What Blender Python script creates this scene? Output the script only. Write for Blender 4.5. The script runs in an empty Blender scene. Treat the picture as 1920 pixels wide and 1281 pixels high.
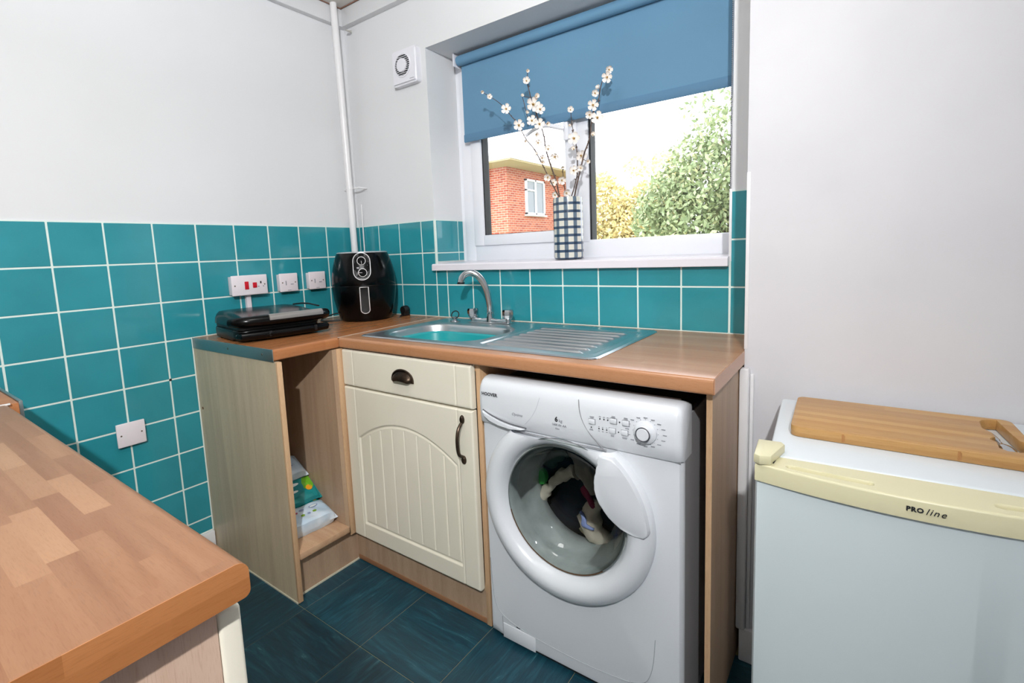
import bpy, bmesh, math, random
import numpy as np
from mathutils import Vector, Matrix
random.seed(7); RNG = np.random.RandomState(7)
S = bpy.context.scene; COL = S.collection
def lin(h):
    h = h.lstrip('#'); v = [int(h[i:i+2], 16)/255 for i in (0, 2, 4)]
    return tuple(c/12.92 if c <= .04045 else ((c+.055)/1.055)**2.4 for c in v) + (1.,)

# ------------------------------------------------------------------ camera
cd = bpy.data.cameras.new('camera'); cam = bpy.data.objects.new('camera', cd); COL.objects.link(cam)
CAM = Vector((2.18631, -1.72927, 1.20310)); ROLL, PITCH, YAW, F = -.040557, -.115859, .635292, .93156
fwd = Vector((-math.cos(PITCH)*math.sin(YAW), math.cos(PITCH)*math.cos(YAW), math.sin(PITCH)))
rgt = Vector((math.cos(YAW), math.sin(YAW), 0)); upv = rgt.cross(fwd)
R2 = rgt*math.cos(ROLL)+upv*math.sin(ROLL); U2 = -rgt*math.sin(ROLL)+upv*math.cos(ROLL)
M = Matrix((R2, U2, -fwd)).transposed().to_4x4(); M.translation = CAM
cam.matrix_world = M
cd.sensor_width = 36; cd.lens = F*1000*36/1920
cd.shift_x = 24.3136/1920; cd.shift_y = -58.707/1920
cd.clip_start = .02; cd.clip_end = 300
S.camera = cam
# ------------------------------------------------------------------ sky, sun, lamps, exposure
S.view_settings.view_transform = 'Standard'; S.view_settings.look = 'None'
S.view_settings.exposure = 0.12; S.view_settings.gamma = 1; S.view_settings.use_curve_mapping = False
S.cycles.use_denoising = True; S.cycles.max_bounces = 10; S.cycles.diffuse_bounces = 5
S.cycles.transparent_max_bounces = 12; S.cycles.sample_clamp_indirect = 6; S.cycles.caustics_refractive = False
W = bpy.data.worlds.new('world'); S.world = W; W.use_nodes = True
nt = W.node_tree; bg = nt.nodes['Background']
tc = nt.nodes.new('ShaderNodeTexCoord'); sep = nt.nodes.new('ShaderNodeSeparateXYZ'); rp = nt.nodes.new('ShaderNodeValToRGB')
nt.links.new(tc.outputs['Generated'], sep.inputs[0]); nt.links.new(sep.outputs['Z'], rp.inputs[0]); nt.links.new(rp.outputs[0], bg.inputs[0])
rp.color_ramp.elements[0].position = 0; rp.color_ramp.elements[0].color = (.93, .95, 1, 1)
rp.color_ramp.elements[1].position = 1; rp.color_ramp.elements[1].color = (.80, .90, 1, 1)
bg.inputs[1].default_value = 4.8
def light(name, kind, loc, energy, color=(1, 1, 1), size=None, rot=None, **k):
    l = bpy.data.lights.new(name, kind); l.energy = energy; l.color = color
    if size is not None:
        if kind == 'AREA': l.size = size
        elif kind == 'SUN': l.angle = size
        else: l.shadow_soft_size = size
    for a, b in k.items(): setattr(l, a, b)
    o = bpy.data.objects.new(name, l); COL.objects.link(o); o.location = loc
    if rot: o.rotation_euler = rot
    return o
light('sun', 'SUN', (0, -10, 20), 2.2, (1, .95, .88), .12, (math.radians(48), 0, math.radians(-50)))
# added key spot behind the camera, standing in for a flash
light('added_key_spot', 'SPOT', (2.6, -2.47, 2.26), 225, (.98, .99, 1), .035, (math.radians(72), 0, .90), spot_size=math.radians(118), spot_blend=1.0)
# added upward area light, standing in for flash bounced off the ceiling
light('added_bounce_fill', 'AREA', (1.55, -1.15, 1.95), 17, (.94, .97, 1), .9, (math.pi, 0, 0), shape='DISK')
light('added_ceiling_fill', 'AREA', (1.45, -1.12, 2.40), 4, (1, .98, .96), .35, (0, 0, 0), shape='DISK')  # added soft fill light under the ceiling, not a fitting
p_ = light('window_daylight', 'AREA', (1.2, .24, 1.65), 1, (1, 1, 1), 1.22, (math.radians(-90), 0, 0), shape='RECTANGLE'); p_.data.size_y = .95; p_.data.cycles.is_portal = True

# ------------------------------------------------------------------ materials
def nodes(name):
    m = bpy.data.materials.new(name); m.use_nodes = True
    return m, m.node_tree, m.node_tree.nodes['Principled BSDF']
def mat(name, col, rough=.5, metal=0, coat=0, bump=None, vary=None, spec=None, **k):
    m, t, b = nodes(name)
    c = lin(col) if isinstance(col, str) else col
    b.inputs['Base Color'].default_value = c; b.inputs['Roughness'].default_value = rough
    b.inputs['Metallic'].default_value = metal; b.inputs['Coat Weight'].default_value = coat
    b.inputs['Coat Roughness'].default_value = .08
    if spec is not None: b.inputs['Specular IOR Level'].default_value = spec
    for a, v in k.items(): b.inputs[a].default_value = v
    if bump or vary:
        g = t.nodes.new('ShaderNodeNewGeometry')
        n = t.nodes.new('ShaderNodeTexNoise'); t.links.new(g.outputs['Position'], n.inputs['Vector'])
        if vary:
            n2 = t.nodes.new('ShaderNodeTexNoise'); n2.inputs['Scale'].default_value = vary[0]; n2.inputs['Detail'].default_value = 4
            t.links.new(g.outputs['Position'], n2.inputs['Vector'])
            mx = t.nodes.new('ShaderNodeMix'); mx.data_type = 'RGBA'; mx.inputs[6].default_value = c; mx.inputs[7].default_value = lin(vary[1])
            cr = t.nodes.new('ShaderNodeMapRange'); cr.inputs[1].default_value = .38; cr.inputs[2].default_value = .66
            t.links.new(n2.outputs[0], cr.inputs[0]); t.links.new(cr.outputs[0], mx.inputs[0]); t.links.new(mx.outputs[2], b.inputs['Base Color'])
        if bump:
            n.inputs['Scale'].default_value = bump[0]; n.inputs['Detail'].default_value = 3
            bp = t.nodes.new('ShaderNodeBump'); bp.inputs['Strength'].default_value = bump[1]; bp.inputs['Distance'].default_value = bump[2] if len(bump) > 2 else .002
            t.links.new(n.outputs[0], bp.inputs['Height']); t.links.new(bp.outputs[0], b.inputs['Normal'])
    return m
def grain(name, c1, c2, axis='Z', scale=(1, 1, 1), rough=.4, pores=True, coat=0, stave=None, c3=None):
    """Wood print: stretched noise along one world axis, optional staves (len, width, axis u, axis v)."""
    m, t, b = nodes(name); b.inputs['Roughness'].default_value = rough; b.inputs['Coat Weight'].default_value = coat
    b.inputs['Coat Roughness'].default_value = .2
    N = t.nodes.new; L = t.links.new
    g = N('ShaderNodeNewGeometry'); mp = N('ShaderNodeMapping'); L(g.outputs['Position'], mp.inputs[0])
    st = {'X': (1.6, 26, 26), 'Y': (26, 1.6, 26), 'Z': (26, 26, 1.6)}[axis]; mp.inputs['Scale'].default_value = st
    n = N('ShaderNodeTexNoise'); n.inputs['Scale'].default_value = 1; n.inputs['Detail'].default_value = 5; n.inputs['Distortion'].default_value = .9
    L(mp.outputs[0], n.inputs['Vector'])
    mx = N('ShaderNodeMix'); mx.data_type = 'RGBA'; mx.inputs[6].default_value = lin(c1); mx.inputs[7].default_value = lin(c2)
    r = N('ShaderNodeMapRange'); r.inputs[1].default_value = .35; r.inputs[2].default_value = .68; L(n.outputs[0], r.inputs[0]); L(r.outputs[0], mx.inputs[0])
    out = mx.outputs[2]
    if stave:
        sw, sl = stave[0], stave[1]; order = stave[2]
        sp = N('ShaderNodeSeparateXYZ'); L(g.outputs['Position'], sp.inputs[0]); cb = N('ShaderNodeCombineXYZ')
        if order == 'XY': L(sp.outputs[0], cb.inputs[0]); add = N('ShaderNodeMath'); add.operation = 'SUBTRACT'; L(sp.outputs[1], add.inputs[0]); L(sp.outputs[2], add.inputs[1]); L(add.outputs[0], cb.inputs[1])
        else: L(sp.outputs[1], cb.inputs[0]); add = N('ShaderNodeMath'); add.operation = 'SUBTRACT'; L(sp.outputs[0], add.inputs[0]); L(sp.outputs[2], add.inputs[1]); L(add.outputs[0], cb.inputs[1])
        def mth(op, a_, b_=None, c_=None):
            q = N('ShaderNodeMath'); q.operation = op
            for i_, v_ in enumerate((a_, b_, c_)):
                if v_ is None: continue
                if hasattr(v_, 'links'): L(v_, q.inputs[i_])
                else: q.inputs[i_].default_value = v_
            return q.outputs[0]
        s2 = N('ShaderNodeSeparateXYZ'); L(cb.outputs[0], s2.inputs[0])
        row = mth('FLOOR', mth('DIVIDE', s2.outputs[1], sw)); wn_ = N('ShaderNodeTexWhiteNoise'); wn_.noise_dimensions = '1D'; L(row, wn_.inputs['W'])
        colx = mth('FLOOR', mth('ADD', mth('DIVIDE', s2.outputs[0], sl), mth('MULTIPLY', wn_.outputs['Value'], 7.0)))
        w2 = N('ShaderNodeTexWhiteNoise'); w2.noise_dimensions = '2D'; c3_ = N('ShaderNodeCombineXYZ'); L(row, c3_.inputs[0]); L(colx, c3_.inputs[1]); L(c3_.outputs[0], w2.inputs['Vector'])
        av = N('ShaderNodeVectorMath'); av.operation = 'ADD'; L(g.outputs['Position'], av.inputs[0]); sc_v = N('ShaderNodeVectorMath'); sc_v.operation = 'SCALE'; L(w2.outputs['Color'], sc_v.inputs[0]); sc_v.inputs['Scale'].default_value = 3.0
        L(sc_v.outputs[0], av.inputs[1]); L(av.outputs[0], mp.inputs[0])
        br = w2
        rr = N('ShaderNodeValToRGB'); e = rr.color_ramp.elements; e[0].color = lin(c1); e[1].color = lin(c3 or c2)
        e[0].position = .1; e[1].position = .9; k_ = rr.color_ramp.elements.new(.5); k_.color = lin(c2)
        L(br.outputs['Value'], rr.inputs[0])
        m2 = N('ShaderNodeMix'); m2.data_type = 'RGBA'; m2.inputs[0].default_value = stave[3] if len(stave) > 3 else .65; L(out, m2.inputs[6]); L(rr.outputs[0], m2.inputs[7]); out = m2.outputs[2]
    if pores:
        mp2 = N('ShaderNodeMapping'); L(g.outputs['Position'], mp2.inputs[0])
        mp2.inputs['Scale'].default_value = {'X': (60, 700, 700), 'Y': (700, 60, 700), 'Z': (700, 700, 60)}[axis]
        n3 = N('ShaderNodeTexNoise'); n3.inputs['Scale'].default_value = 1; L(mp2.outputs[0], n3.inputs['Vector'])
        r3 = N('ShaderNodeMapRange'); r3.inputs[1].default_value = .5; r3.inputs[2].default_value = .75; r3.inputs[3].default_value = 0; r3.inputs[4].default_value = .35
        L(n3.outputs[0], r3.inputs[0]); m3 = N('ShaderNodeMix'); m3.data_type = 'RGBA'; m3.blend_type = 'MULTIPLY'; L(r3.outputs[0], m3.inputs[0])
        L(out, m3.inputs[6]); m3.inputs[7].default_value = (.62, .5, .42, 1); out = m3.outputs[2]
    L(out, b.inputs['Base Color'])
    return m
wall_m = mat('wall_paint', '#DADBDD', .75, bump=(38, .12, .002), vary=(1.2, '#D6D7D8'))
nib_m = mat('right_wall_paint', '#D6D5D8', .6, bump=(30, .12, .002), vary=(3, '#D0CFD3'))
gloss_white = mat('white_gloss_paint', '#E4E3E4', .3, bump=(60, .06, .001))
ceil_m = mat('ceiling_paint', '#CFCBC6', .9)
upvc = mat('white_upvc', '#E9EAF0', .25, vary=(2, '#E4E6EC'))
tile_m = mat('teal_glazed_tile', '#2E909C', .12, coat=.3, bump=(9, .10, .004), vary=(5, '#2A8893'))
grout_m = mat('white_grout', '#D6E4DC', .8)
screw_m = mat('screw_head', '#7C6F60', .4, .8)
plastic = mat('white_socket_plastic', '#E6DEE2', .3)
plastic2 = mat('white_plastic', '#DEDEE4', .3)
dark = mat('black_void', '#15171A', .6)
red_m = mat('red_rocker', '#C81428', .3)
black_gloss = mat('black_gloss_plastic', '#050506', .2, spec=.25)
black_m = mat('black_plastic', '#08090A', .32, spec=.3)
black_rub = mat('black_rubber', '#101012', .5)
steel = mat('brushed_steel', '#B9BDC0', .24, 1, bump=(240, .04, .0005))
sinksteel = mat('sink_steel', '#CDD1D3', .30, 1, bump=(160, .03, .0005))
chrome = mat('chrome', '#C9CDD0', .1, 1)
capsteel = mat('edge_strip_metal', '#9AA5A6', .3, .9)
silver = mat('silver_plastic', '#B9B5B0', .28, .95)
cream = mat('cream_vinyl_door', '#E6E0CF', .38, vary=(2.5, '#E2DCCA'))
brass = mat('antique_brass', '#3A3029', .35, .75, vary=(40, '#5A4A3C'))
beech = grain('beech_panel', '#B59A80', '#A78B72', 'Z', rough=.45)
beech_end = grain('end_panel_beech', '#C6B598', '#B6A488', 'Z', rough=.35)
beech_pink = grain('pink_beech', '#CDB09C', '#C2A28C', 'Z', rough=.45)
beech_edge = grain('beech_edging', '#CDAA85', '#C09B77', 'Z', rough=.45)
wtX = grain('worktop_staves_x', '#BD8A64', '#AE7A55', 'X', rough=.27, stave=(.045, .42, 'XY', .4), c3='#A8744E', coat=.15)
wtY = grain('worktop_staves_y', '#B2764A', '#A3683E', 'Y', rough=.27, stave=(.045, .42, 'YX', .35), c3='#AD7247', coat=.15)
wtN = grain('near_worktop_staves', '#AC8260', '#8E6243', 'X', rough=.38, stave=(.027, .17, 'XY', .58), c3='#82563A', coat=.06)
wtNe = grain('near_worktop_edge', '#B87B4B', '#A4683A', 'Y', rough=.3, stave=(.045, .12, 'YX', .6), c3='#8C5530')
wm_white = mat('appliance_white', '#DCDFE4', .28, vary=(3, '#D8DCE0'))
wm_grey = mat('appliance_lid_grey', '#B4B5BE', .35)
wm_shaded_side = mat('appliance_shaded_side', '#9C9C9E', .35)  # darker than the white front: side shade put into the colour
seam_m = mat('grey_seam', '#8A8A8E', .6)
ink = mat('dark_print', '#26262A', .5)
ink2 = mat('grey_print', '#8D8F96', .5)
fr_white = mat('fridge_white', '#D8DFE3', .35)
fr_door = mat('fridge_door_white', '#D2DDE0', .32, bump=(400, .03, .0004))
fr_cream = mat('yellowed_cream_plastic', '#D8D2AE', .35)
bamboo = grain('bamboo_board', '#C39A62', '#B4864C', 'X', rough=.42, coat=.1, stave=(.021, 2.0, 'XY', .45), c3='#A97A42')
bamboo_d = mat('bamboo_node', '#A87440', .5)
blind_m = mat('blue_blind_fabric', '#6490AE', .75, bump=(900, .1, .0006), vary=(1.5, '#5F8AA8'))
blind_d = mat('blue_blind_hem', '#577F9E', .75)
teal_pl = mat('teal_bowl_plastic', '#1C9A9E', .3)
bark = mat('twig_bark', '#4A3A34', .7, vary=(90, '#6A564C'))
petal = mat('white_petal', '#F2EBE4', .6)
petal_c = mat('yellow_stamen', '#C9A23C', .6)
calyx = mat('brown_calyx', '#8A5E3C', .6)
glass_dark = mat('door_seal_rubber', '#B4BAB8', .4, vary=(14, '#9AA09C'))
rust = mat('rusty_stain', '#7A5638', .6)
def glass(name, col=(1, 1, 1, 1), refl=.06, rough=0.0):
    m = bpy.data.materials.new(name); m.use_nodes = True; t = m.node_tree; t.nodes.clear()
    o = t.nodes.new('ShaderNodeOutputMaterial'); mx = t.nodes.new('ShaderNodeMixShader'); tr = t.nodes.new('ShaderNodeBsdfTransparent'); gl = t.nodes.new('ShaderNodeBsdfGlossy')
    lw = t.nodes.new('ShaderNodeFresnel'); lw.inputs[0].default_value = 1.45; gl.inputs['Roughness'].default_value = rough
    tr.inputs[0].default_value = col; t.links.new(lw.outputs[0], mx.inputs[0]); t.links.new(tr.outputs[0], mx.inputs[1]); t.links.new(gl.outputs[0], mx.inputs[2]); t.links.new(mx.outputs[0], o.inputs[0])
    return m
pane_m = glass('window_glass'); wmglass = glass('smoked_door_glass', (.80, .83, .83, 1), rough=.03)
# gingham vase (object coordinates)
def gingham():
    m, t, b = nodes('gingham_glaze'); b.inputs['Roughness'].default_value = .18; b.inputs['Coat Weight'].default_value = .4
    N = t.nodes.new; L = t.links.new
    tc = N('ShaderNodeTexCoord'); sp = N('ShaderNodeSeparateXYZ'); L(tc.outputs['Object'], sp.inputs[0])
    def mth(op, a, bb=None):
        n = N('ShaderNodeMath'); n.operation = op
        for i, v in enumerate((a, bb)):
            if v is None: continue
            if hasattr(v, 'links'): L(v, n.inputs[i])
            else: n.inputs[i].default_value = v
        return n.outputs[0]
    ang = mth('ARCTAN2', sp.outputs[1], sp.outputs[0])
    v1 = mth('LESS_THAN', mth('FRACT', mth('ADD', mth('MULTIPLY', ang, 10/(2*math.pi)), 10.15)), .42)
    v2 = mth('LESS_THAN', mth('FRACT', mth('ADD', mth('MULTIPLY', sp.outputs[2], 1/.0312), .12)), .33)
    s = mth('ADD', mth('MULTIPLY', v1, .45), mth('MULTIPLY', v2, .55))
    r = N('ShaderNodeValToRGB'); e = r.color_ramp.elements; e[0].color = lin('#D6D4C8'); e[0].position = 0; e[1].color = lin('#26384F'); e[1].position = 1
    k = e.new(.45); k.color = lin('#5E6F7E'); k = e.new(.55); k.color = lin('#3E5268'); L(s, r.inputs[0]); L(r.outputs[0], b.inputs['Base Color'])
    return m
vase_m = gingham()
# ------------------------------------------------------------------ mesh helpers
def B(): return bmesh.new()
def box(bm, x0, x1, y0, y1, z0, z1, bev=0, seg=2, mi=0):
    r = bmesh.ops.create_cube(bm, size=1); vs = r['verts']
    bmesh.ops.scale(bm, vec=(abs(x1-x0), abs(y1-y0), abs(z1-z0)), verts=vs)
    bmesh.ops.translate(bm, vec=((x0+x1)/2, (y0+y1)/2, (z0+z1)/2), verts=vs)
    fs = list({f for v in vs for f in v.link_faces})
    for f in fs: f.material_index = mi
    if bev:
        es = list({e for v in vs for e in v.link_edges})
        rr = bmesh.ops.bevel(bm, geom=es, offset=bev, segments=seg, profile=.5, affect='EDGES')
        for f in rr['faces']: f.material_index = mi
    return bm
def prism(bm, pts, axis, a, b, mi=0, bev=0, seg=1):
    """Extrude polygon pts (2-D) along axis from a to b. axis 'Y': pts are (x,z); 'X': (y,z); 'Z': (x,y)."""
    def P(p, d): return {'Y': (p[0], d, p[1]), 'X': (d, p[0], p[1]), 'Z': (p[0], p[1], d)}[axis]
    va = [bm.verts.new(P(p, a)) for p in pts]; vb = [bm.verts.new(P(p, b)) for p in pts]; n = len(pts); fs = []
    fs.append(bm.faces.new(va)); fs.append(bm.faces.new(vb[::-1]))
    for i in range(n): fs.append(bm.faces.new((va[i], vb[i], vb[(i+1) % n], va[(i+1) % n])))
    for f in fs: f.material_index = mi
    if bev:
        es = list(fs[0].edges)+list(fs[1].edges)
        bmesh.ops.bevel(bm, geom=es, offset=bev, segments=seg, profile=.5, affect='EDGES')
    bmesh.ops.recalc_face_normals(bm, faces=bm.faces[:]); return bm
def lathe(bm, prof, c=(0, 0, 0), axis='Z', seg=48, mi=0, close=True, sx=1, sy=1):
    rings = []
    for r, h in prof:
        ring = []
        for i in range(seg):
            a = 2*math.pi*i/seg; u, v = r*math.cos(a)*sx, r*math.sin(a)*sy
            p = {'Z': (u, v, h), 'Y': (u, h, v), 'X': (h, u, v)}[axis]
            ring.append(bm.verts.new((c[0]+p[0], c[1]+p[1], c[2]+p[2])))
        rings.append(ring)
    for a, b in zip(rings, rings[1:]):
        for i in range(seg):
            f = bm.faces.new((a[i], a[(i+1) % seg], b[(i+1) % seg], b[i])); f.material_index = mi
    if close:
        for ring in (rings[0], rings[-1]):
            f = bm.faces.new(ring); f.material_index = mi
    bmesh.ops.recalc_face_normals(bm, faces=bm.faces[:]); return bm
def tube(bm, pts, rad, seg=10, mi=0, smooth=0, cap=True):
    pts = [Vector(p) for p in pts]; rads = list(rad) if hasattr(rad, '__len__') else [rad]*len(pts)
    for _ in range(smooth):
        q, rr = [pts[0]], [rads[0]]
        for i in range(len(pts)-1):
            q += [pts[i]*.75+pts[i+1]*.25, pts[i]*.25+pts[i+1]*.75]; rr += [rads[i]*.75+rads[i+1]*.25, rads[i]*.25+rads[i+1]*.75]
        q.append(pts[-1]); rr.append(rads[-1]); pts, rads = q, rr
    n = len(pts); prev = None; rings = []
    for i in range(n):
        t = (pts[min(i+1, n-1)]-pts[max(i-1, 0)]).normalized()
        if prev is None:
            a = Vector((0, 0, 1)) if abs(t.z) < .9 else Vector((1, 0, 0)); x = t.cross(a).normalized()
        else: x = (prev-t*prev.dot(t)).normalized()
        prev = x; y = t.cross(x)
        rings.append([bm.verts.new(pts[i]+(x*math.cos(2*math.pi*k/seg)+y*math.sin(2*math.pi*k/seg))*rads[i]) for k in range(seg)])
    for a, b in zip(rings, rings[1:]):
        for i in range(seg): f = bm.faces.new((a[i], a[(i+1) % seg], b[(i+1) % seg], b[i])); f.material_index = mi
    if cap:
        for r in (rings[0], rings[-1]): f = bm.faces.new(r); f.material_index = mi
    bmesh.ops.recalc_face_normals(bm, faces=bm.faces[:]); return bm
def rrect(w, h, r, n=6, cx=0, cy=0):
    out = []
    for (sx, sy, a0) in ((1, 1, 0), (-1, 1, 90), (-1, -1, 180), (1, -1, 270)):
        for i in range(n+1):
            a = math.radians(a0+90*i/n); out.append((cx+sx*(w/2-r)+r*math.cos(a), cy+sy*(h/2-r)+r*math.sin(a)))
    return out
def hfield(fn, x0, x1, y0, y1, nx, ny, to3):
    """Height-field mesh as bmesh: to3(u,v,h) -> xyz."""
    us = np.linspace(x0, x1, nx); vs = np.linspace(y0, y1, ny); bm = bmesh.new()
    g = [[bm.verts.new(to3(u, v, fn(u, v))) for u in us] for v in vs]
    for j in range(ny-1):
        for i in range(nx-1): bm.faces.new((g[j][i], g[j][i+1], g[j+1][i+1], g[j+1][i]))
    return bm, g
def mk(name, bm, m, parent=None, smooth=True, ang=35, kind=None, label=None):
    """Link one mesh object. Coordinates are world; parent's translation is removed."""
    me = bpy.data.meshes.new(name)
    bm.to_mesh(me); bm.free()
    o = bpy.data.objects.new(name, me); COL.objects.link(o)
    for x in (m if isinstance(m, (list, tuple)) else [m]): me.materials.append(x)
    if smooth:
        me.polygons.foreach_set('use_smooth', [True]*len(me.polygons))
        try: me.set_sharp_from_angle(angle=math.radians(ang))
        except Exception: pass
    if parent:
        base = ORG.get(parent.name, (Vector(), 0))
        me.transform(Matrix.Translation(-base[0])); o.parent = parent; ORG[o.name] = base
    else: ORG[o.name] = (Vector(), 0)
    if kind: o['kind'] = kind
    if label: o['label'] = label
    return o
ORG = {}
def thing(name, label, cat, loc=(0, 0, 0), group=None, kind=None):
    o = bpy.data.objects.new(name, None); COL.objects.link(o); o.location = loc; o.empty_display_size = .05
    ORG[o.name] = (Vector(loc), 0)
    if kind: o['kind'] = kind
    if label: o['label'] = label
    if cat: o['category'] = cat
    if group: o['group'] = group
    return o
def rehome(o, loc):
    loc = Vector(loc); o.data.transform(Matrix.Translation(-loc)); o.location = loc; ORG[o.name] = (loc, 0); return o
def tag(o, label, cat, group=None):
    o['label'] = label; o['category'] = cat
    if group: o['group'] = group
    return o
def text(name, s, size, m, loc, R, parent, offset=0, shear=0, extr=.0003, spacing=1):
    """Lettering laid on a surface: R = 3x3 columns (right, up, normal), in world space."""
    c = bpy.data.curves.new(name, 'FONT'); c.body = s; c.size = size; c.offset = offset; c.shear = shear; c.extrude = extr; c.resolution_u = 2; c.space_character = spacing
    tmp = bpy.data.objects.new('tmp', c); COL.objects.link(tmp)
    dg = bpy.context.evaluated_depsgraph_get(); dg.update(); me = bpy.data.meshes.new_from_object(tmp.evaluated_get(dg))
    bpy.data.objects.remove(tmp); me.name = name
    X = Matrix((R[0], R[1], R[2])).transposed().to_4x4(); X.translation = Vector(loc)
    me.transform(X); me.materials.clear(); me.materials.append(m)
    o = bpy.data.objects.new(name, me); COL.objects.link(o)
    base = ORG.get(parent.name, (Vector(), 0)); me.transform(Matrix.Translation(-base[0])); o.parent = parent; ORG[o.name] = base
    return o
FRONT = (Vector((1, 0, 0)), Vector((0, 0, 1)), Vector((0, -1, 0)))

# ================================================================== THE ROOM
ZC = 2.444; XR = 3.05; YB = -2.16; RX0, RX1, RZ0, RZ1 = .558, 1.842, 1.145, 2.13; NX = 1.932; NY = -.265
bm = B(); box(bm, -.15, XR+.15, -3.15, .35, -.12, -.0015); fl = mk('floor', bm, mat('floor_adhesive', '#8C8460', .8), kind='structure')
bm = B(); box(bm, -.15, XR+.15, -3.15, .35, ZC, ZC+.12); mk('ceiling', bm, ceil_m, kind='structure')
bm = B(); box(bm, -.15, 0, YB-.15, .35, -.0, ZC); wl = mk('wall_left', bm, wall_m, kind='structure')
bm = B(); box(bm, 0, RX0, 0, .30, 0, ZC); box(bm, RX1, NX+.02, 0, .30, 0, ZC); box(bm, RX0, RX1, 0, .30, 0, RZ0); box(bm, RX0, RX1, 0, .30, RZ1, ZC)
bmesh.ops.remove_doubles(bm, verts=bm.verts[:], dist=1e-5); wb = mk('wall_back', bm, wall_m, kind='structure', smooth=False)
bm = B(); box(bm, NX, XR+.15, NY, .30, 0, ZC); wn = mk('wall_right', bm, nib_m, kind='structure')
bm = B(); box(bm, XR, XR+.15, -3.15, NY, 0, ZC); mk('wall_far_right', bm, nib_m, kind='structure')
bm = B(); box(bm, 0, 1.73, -3.15, YB, 0, ZC); box(bm, 1.73, XR, -3.15, -3.0, 0, ZC); mk('wall_rear', bm, wall_m, kind='structure')
# plaster swell + corner bead down the edge of the right wall, boxed strip under it
bm = B(); box(bm, NX-.001, NX+.008, NY-.0022, NY+.01, .915, 1.385, .001); mk('trim_1', bm, gloss_white, kind='structure')
bm = B(); box(bm, NX-.0085, NX+.016, NY-.026, NY-.001, .10, .866, .006); box(bm, NX+.016, NX+.026, NY-.012, NY-.001, .10, .85, .004)
mk('trim_2', bm, gloss_white, kind='structure')
bm = B(); box(bm, NX, XR, NY-.02, NY, 0, .10, .004); mk('baseboard_right', bm, gloss_white, kind='structure')
bm = B(); box(bm, 0, .018, -1.50, -.868, 0, .088, .004); mk('baseboard_left', bm, gloss_white, kind='structure')
# ceiling boxing strips
bm = B(); box(bm, 0, .030, YB, 0, ZC-.086, ZC-.004, .003); mk('trim_3', bm, wall_m, kind='structure')
bm = B(); box(bm, .030, NX, -.034, 0, ZC-.086, ZC-.004, .003); mk('trim_4', bm, wall_m, kind='structure')
# dark joint line where the boxing meets the ceiling
bm = B(); box(bm, .031, .035, YB, -.040, ZC-.004, ZC-.001); box(bm, .031, NX, -.040, -.035, ZC-.004, ZC-.001); mk('trim_5', bm, mat('joint_line', '#8E6A58', .8), kind='structure')
# ---- wall tiles: each one an object
P_ = .152; G = .0026; TT = .005; Z3 = .91
tile_cache = {}
def tile(kind, w, h, loc, parent):
    """w along wall, h up (or depth for floor)."""
    key = (kind, round(w, 4), round(h, 4))
    if key not in tile_cache:
        bm = B()
        if kind == 'B': box(bm, G, w-G, -TT, 0, G, h-G, .0016, 1)
        elif kind == 'L': box(bm, 0, TT, G, w-G, G, h-G, .0016, 1)
        me = bpy.data.meshes.new('tile'); bm.to_mesh(me); bm.free(); me.materials.append(tile_m); tile_cache[key] = me
    o = bpy.data.objects.new('tile', tile_cache[key]); COL.objects.link(o); o.location = loc; o.parent = parent
    j = .0012; o.rotation_euler = (random.uniform(-j, j), random.uniform(-j, j), 0) if kind != 'L' else (random.uniform(-j, j), random.uniform(-j, j), random.uniform(-j, j))
    return o
bxs = [0.001]+[.3193+P_*c for c in range(-2, 11)]+[NX]
def splitb(x0, x1, z0, z1):
    for a, b_ in zip(bxs, bxs[1:]):
        u0, u1 = max(a, x0), min(b_, x1)
        if u1-u0 < .006: continue
        for k in range(3):
            w0, w1 = max(Z3+k*P_, z0), min(Z3+(k+1)*P_, z1)
            if w1-w0 < .006: continue
            tile('B', u1-u0, w1-w0, (u0, -.0005, w0), wb)
splitb(0, .556, Z3, Z3+3*P_); splitb(.556, 1.8405, Z3, 1.131); splitb(1.8405, NX, Z3, Z3+3*P_)
# grout bed (recessed) behind the tiles
gb = B(); box(gb, 0, RX0, -.0040, 0, .90, 1.367); box(gb, RX0, RX1, -.0040, 0, .90, 1.1449); box(gb, RX1, NX, -.0040, 0, .90, 1.367)
mk('grout', gb, grout_m, wb)
lys = sorted([-(1.2663-c*P_) for c in range(-7, 9)]+[-.001])
for a, b_ in zip(lys, lys[1:]):
    if a < YB: continue
    for k in range(-6, 3):
        z0, z1 = max(Z3+k*P_, .09), Z3+(k+1)*P_
        if k < 0 and (b_ > -.86 or a < -1.6):
            if a < -.868 < b_ and a > -1.6: tile('L', -.868-a, z1-z0, (.0005, a, z0), wl)
            continue
        if z1-z0 < .01: continue
        tile('L', b_-a, z1-z0, (.0005, a, z0), wl)
gb = B(); box(gb, 0, .0042, YB, 0, .90, 1.367); box(gb, 0, .0042, -1.62, -.866, .088, .90); mk('grout', gb, grout_m, wl)
# screw hole plug on the tile crossing
bm = B(); lathe(bm, [(.005, 0), (.005, .001)], (.0055, -.962, .758), 'X', 12); mk('drill_hole', bm, dark, wl)
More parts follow.
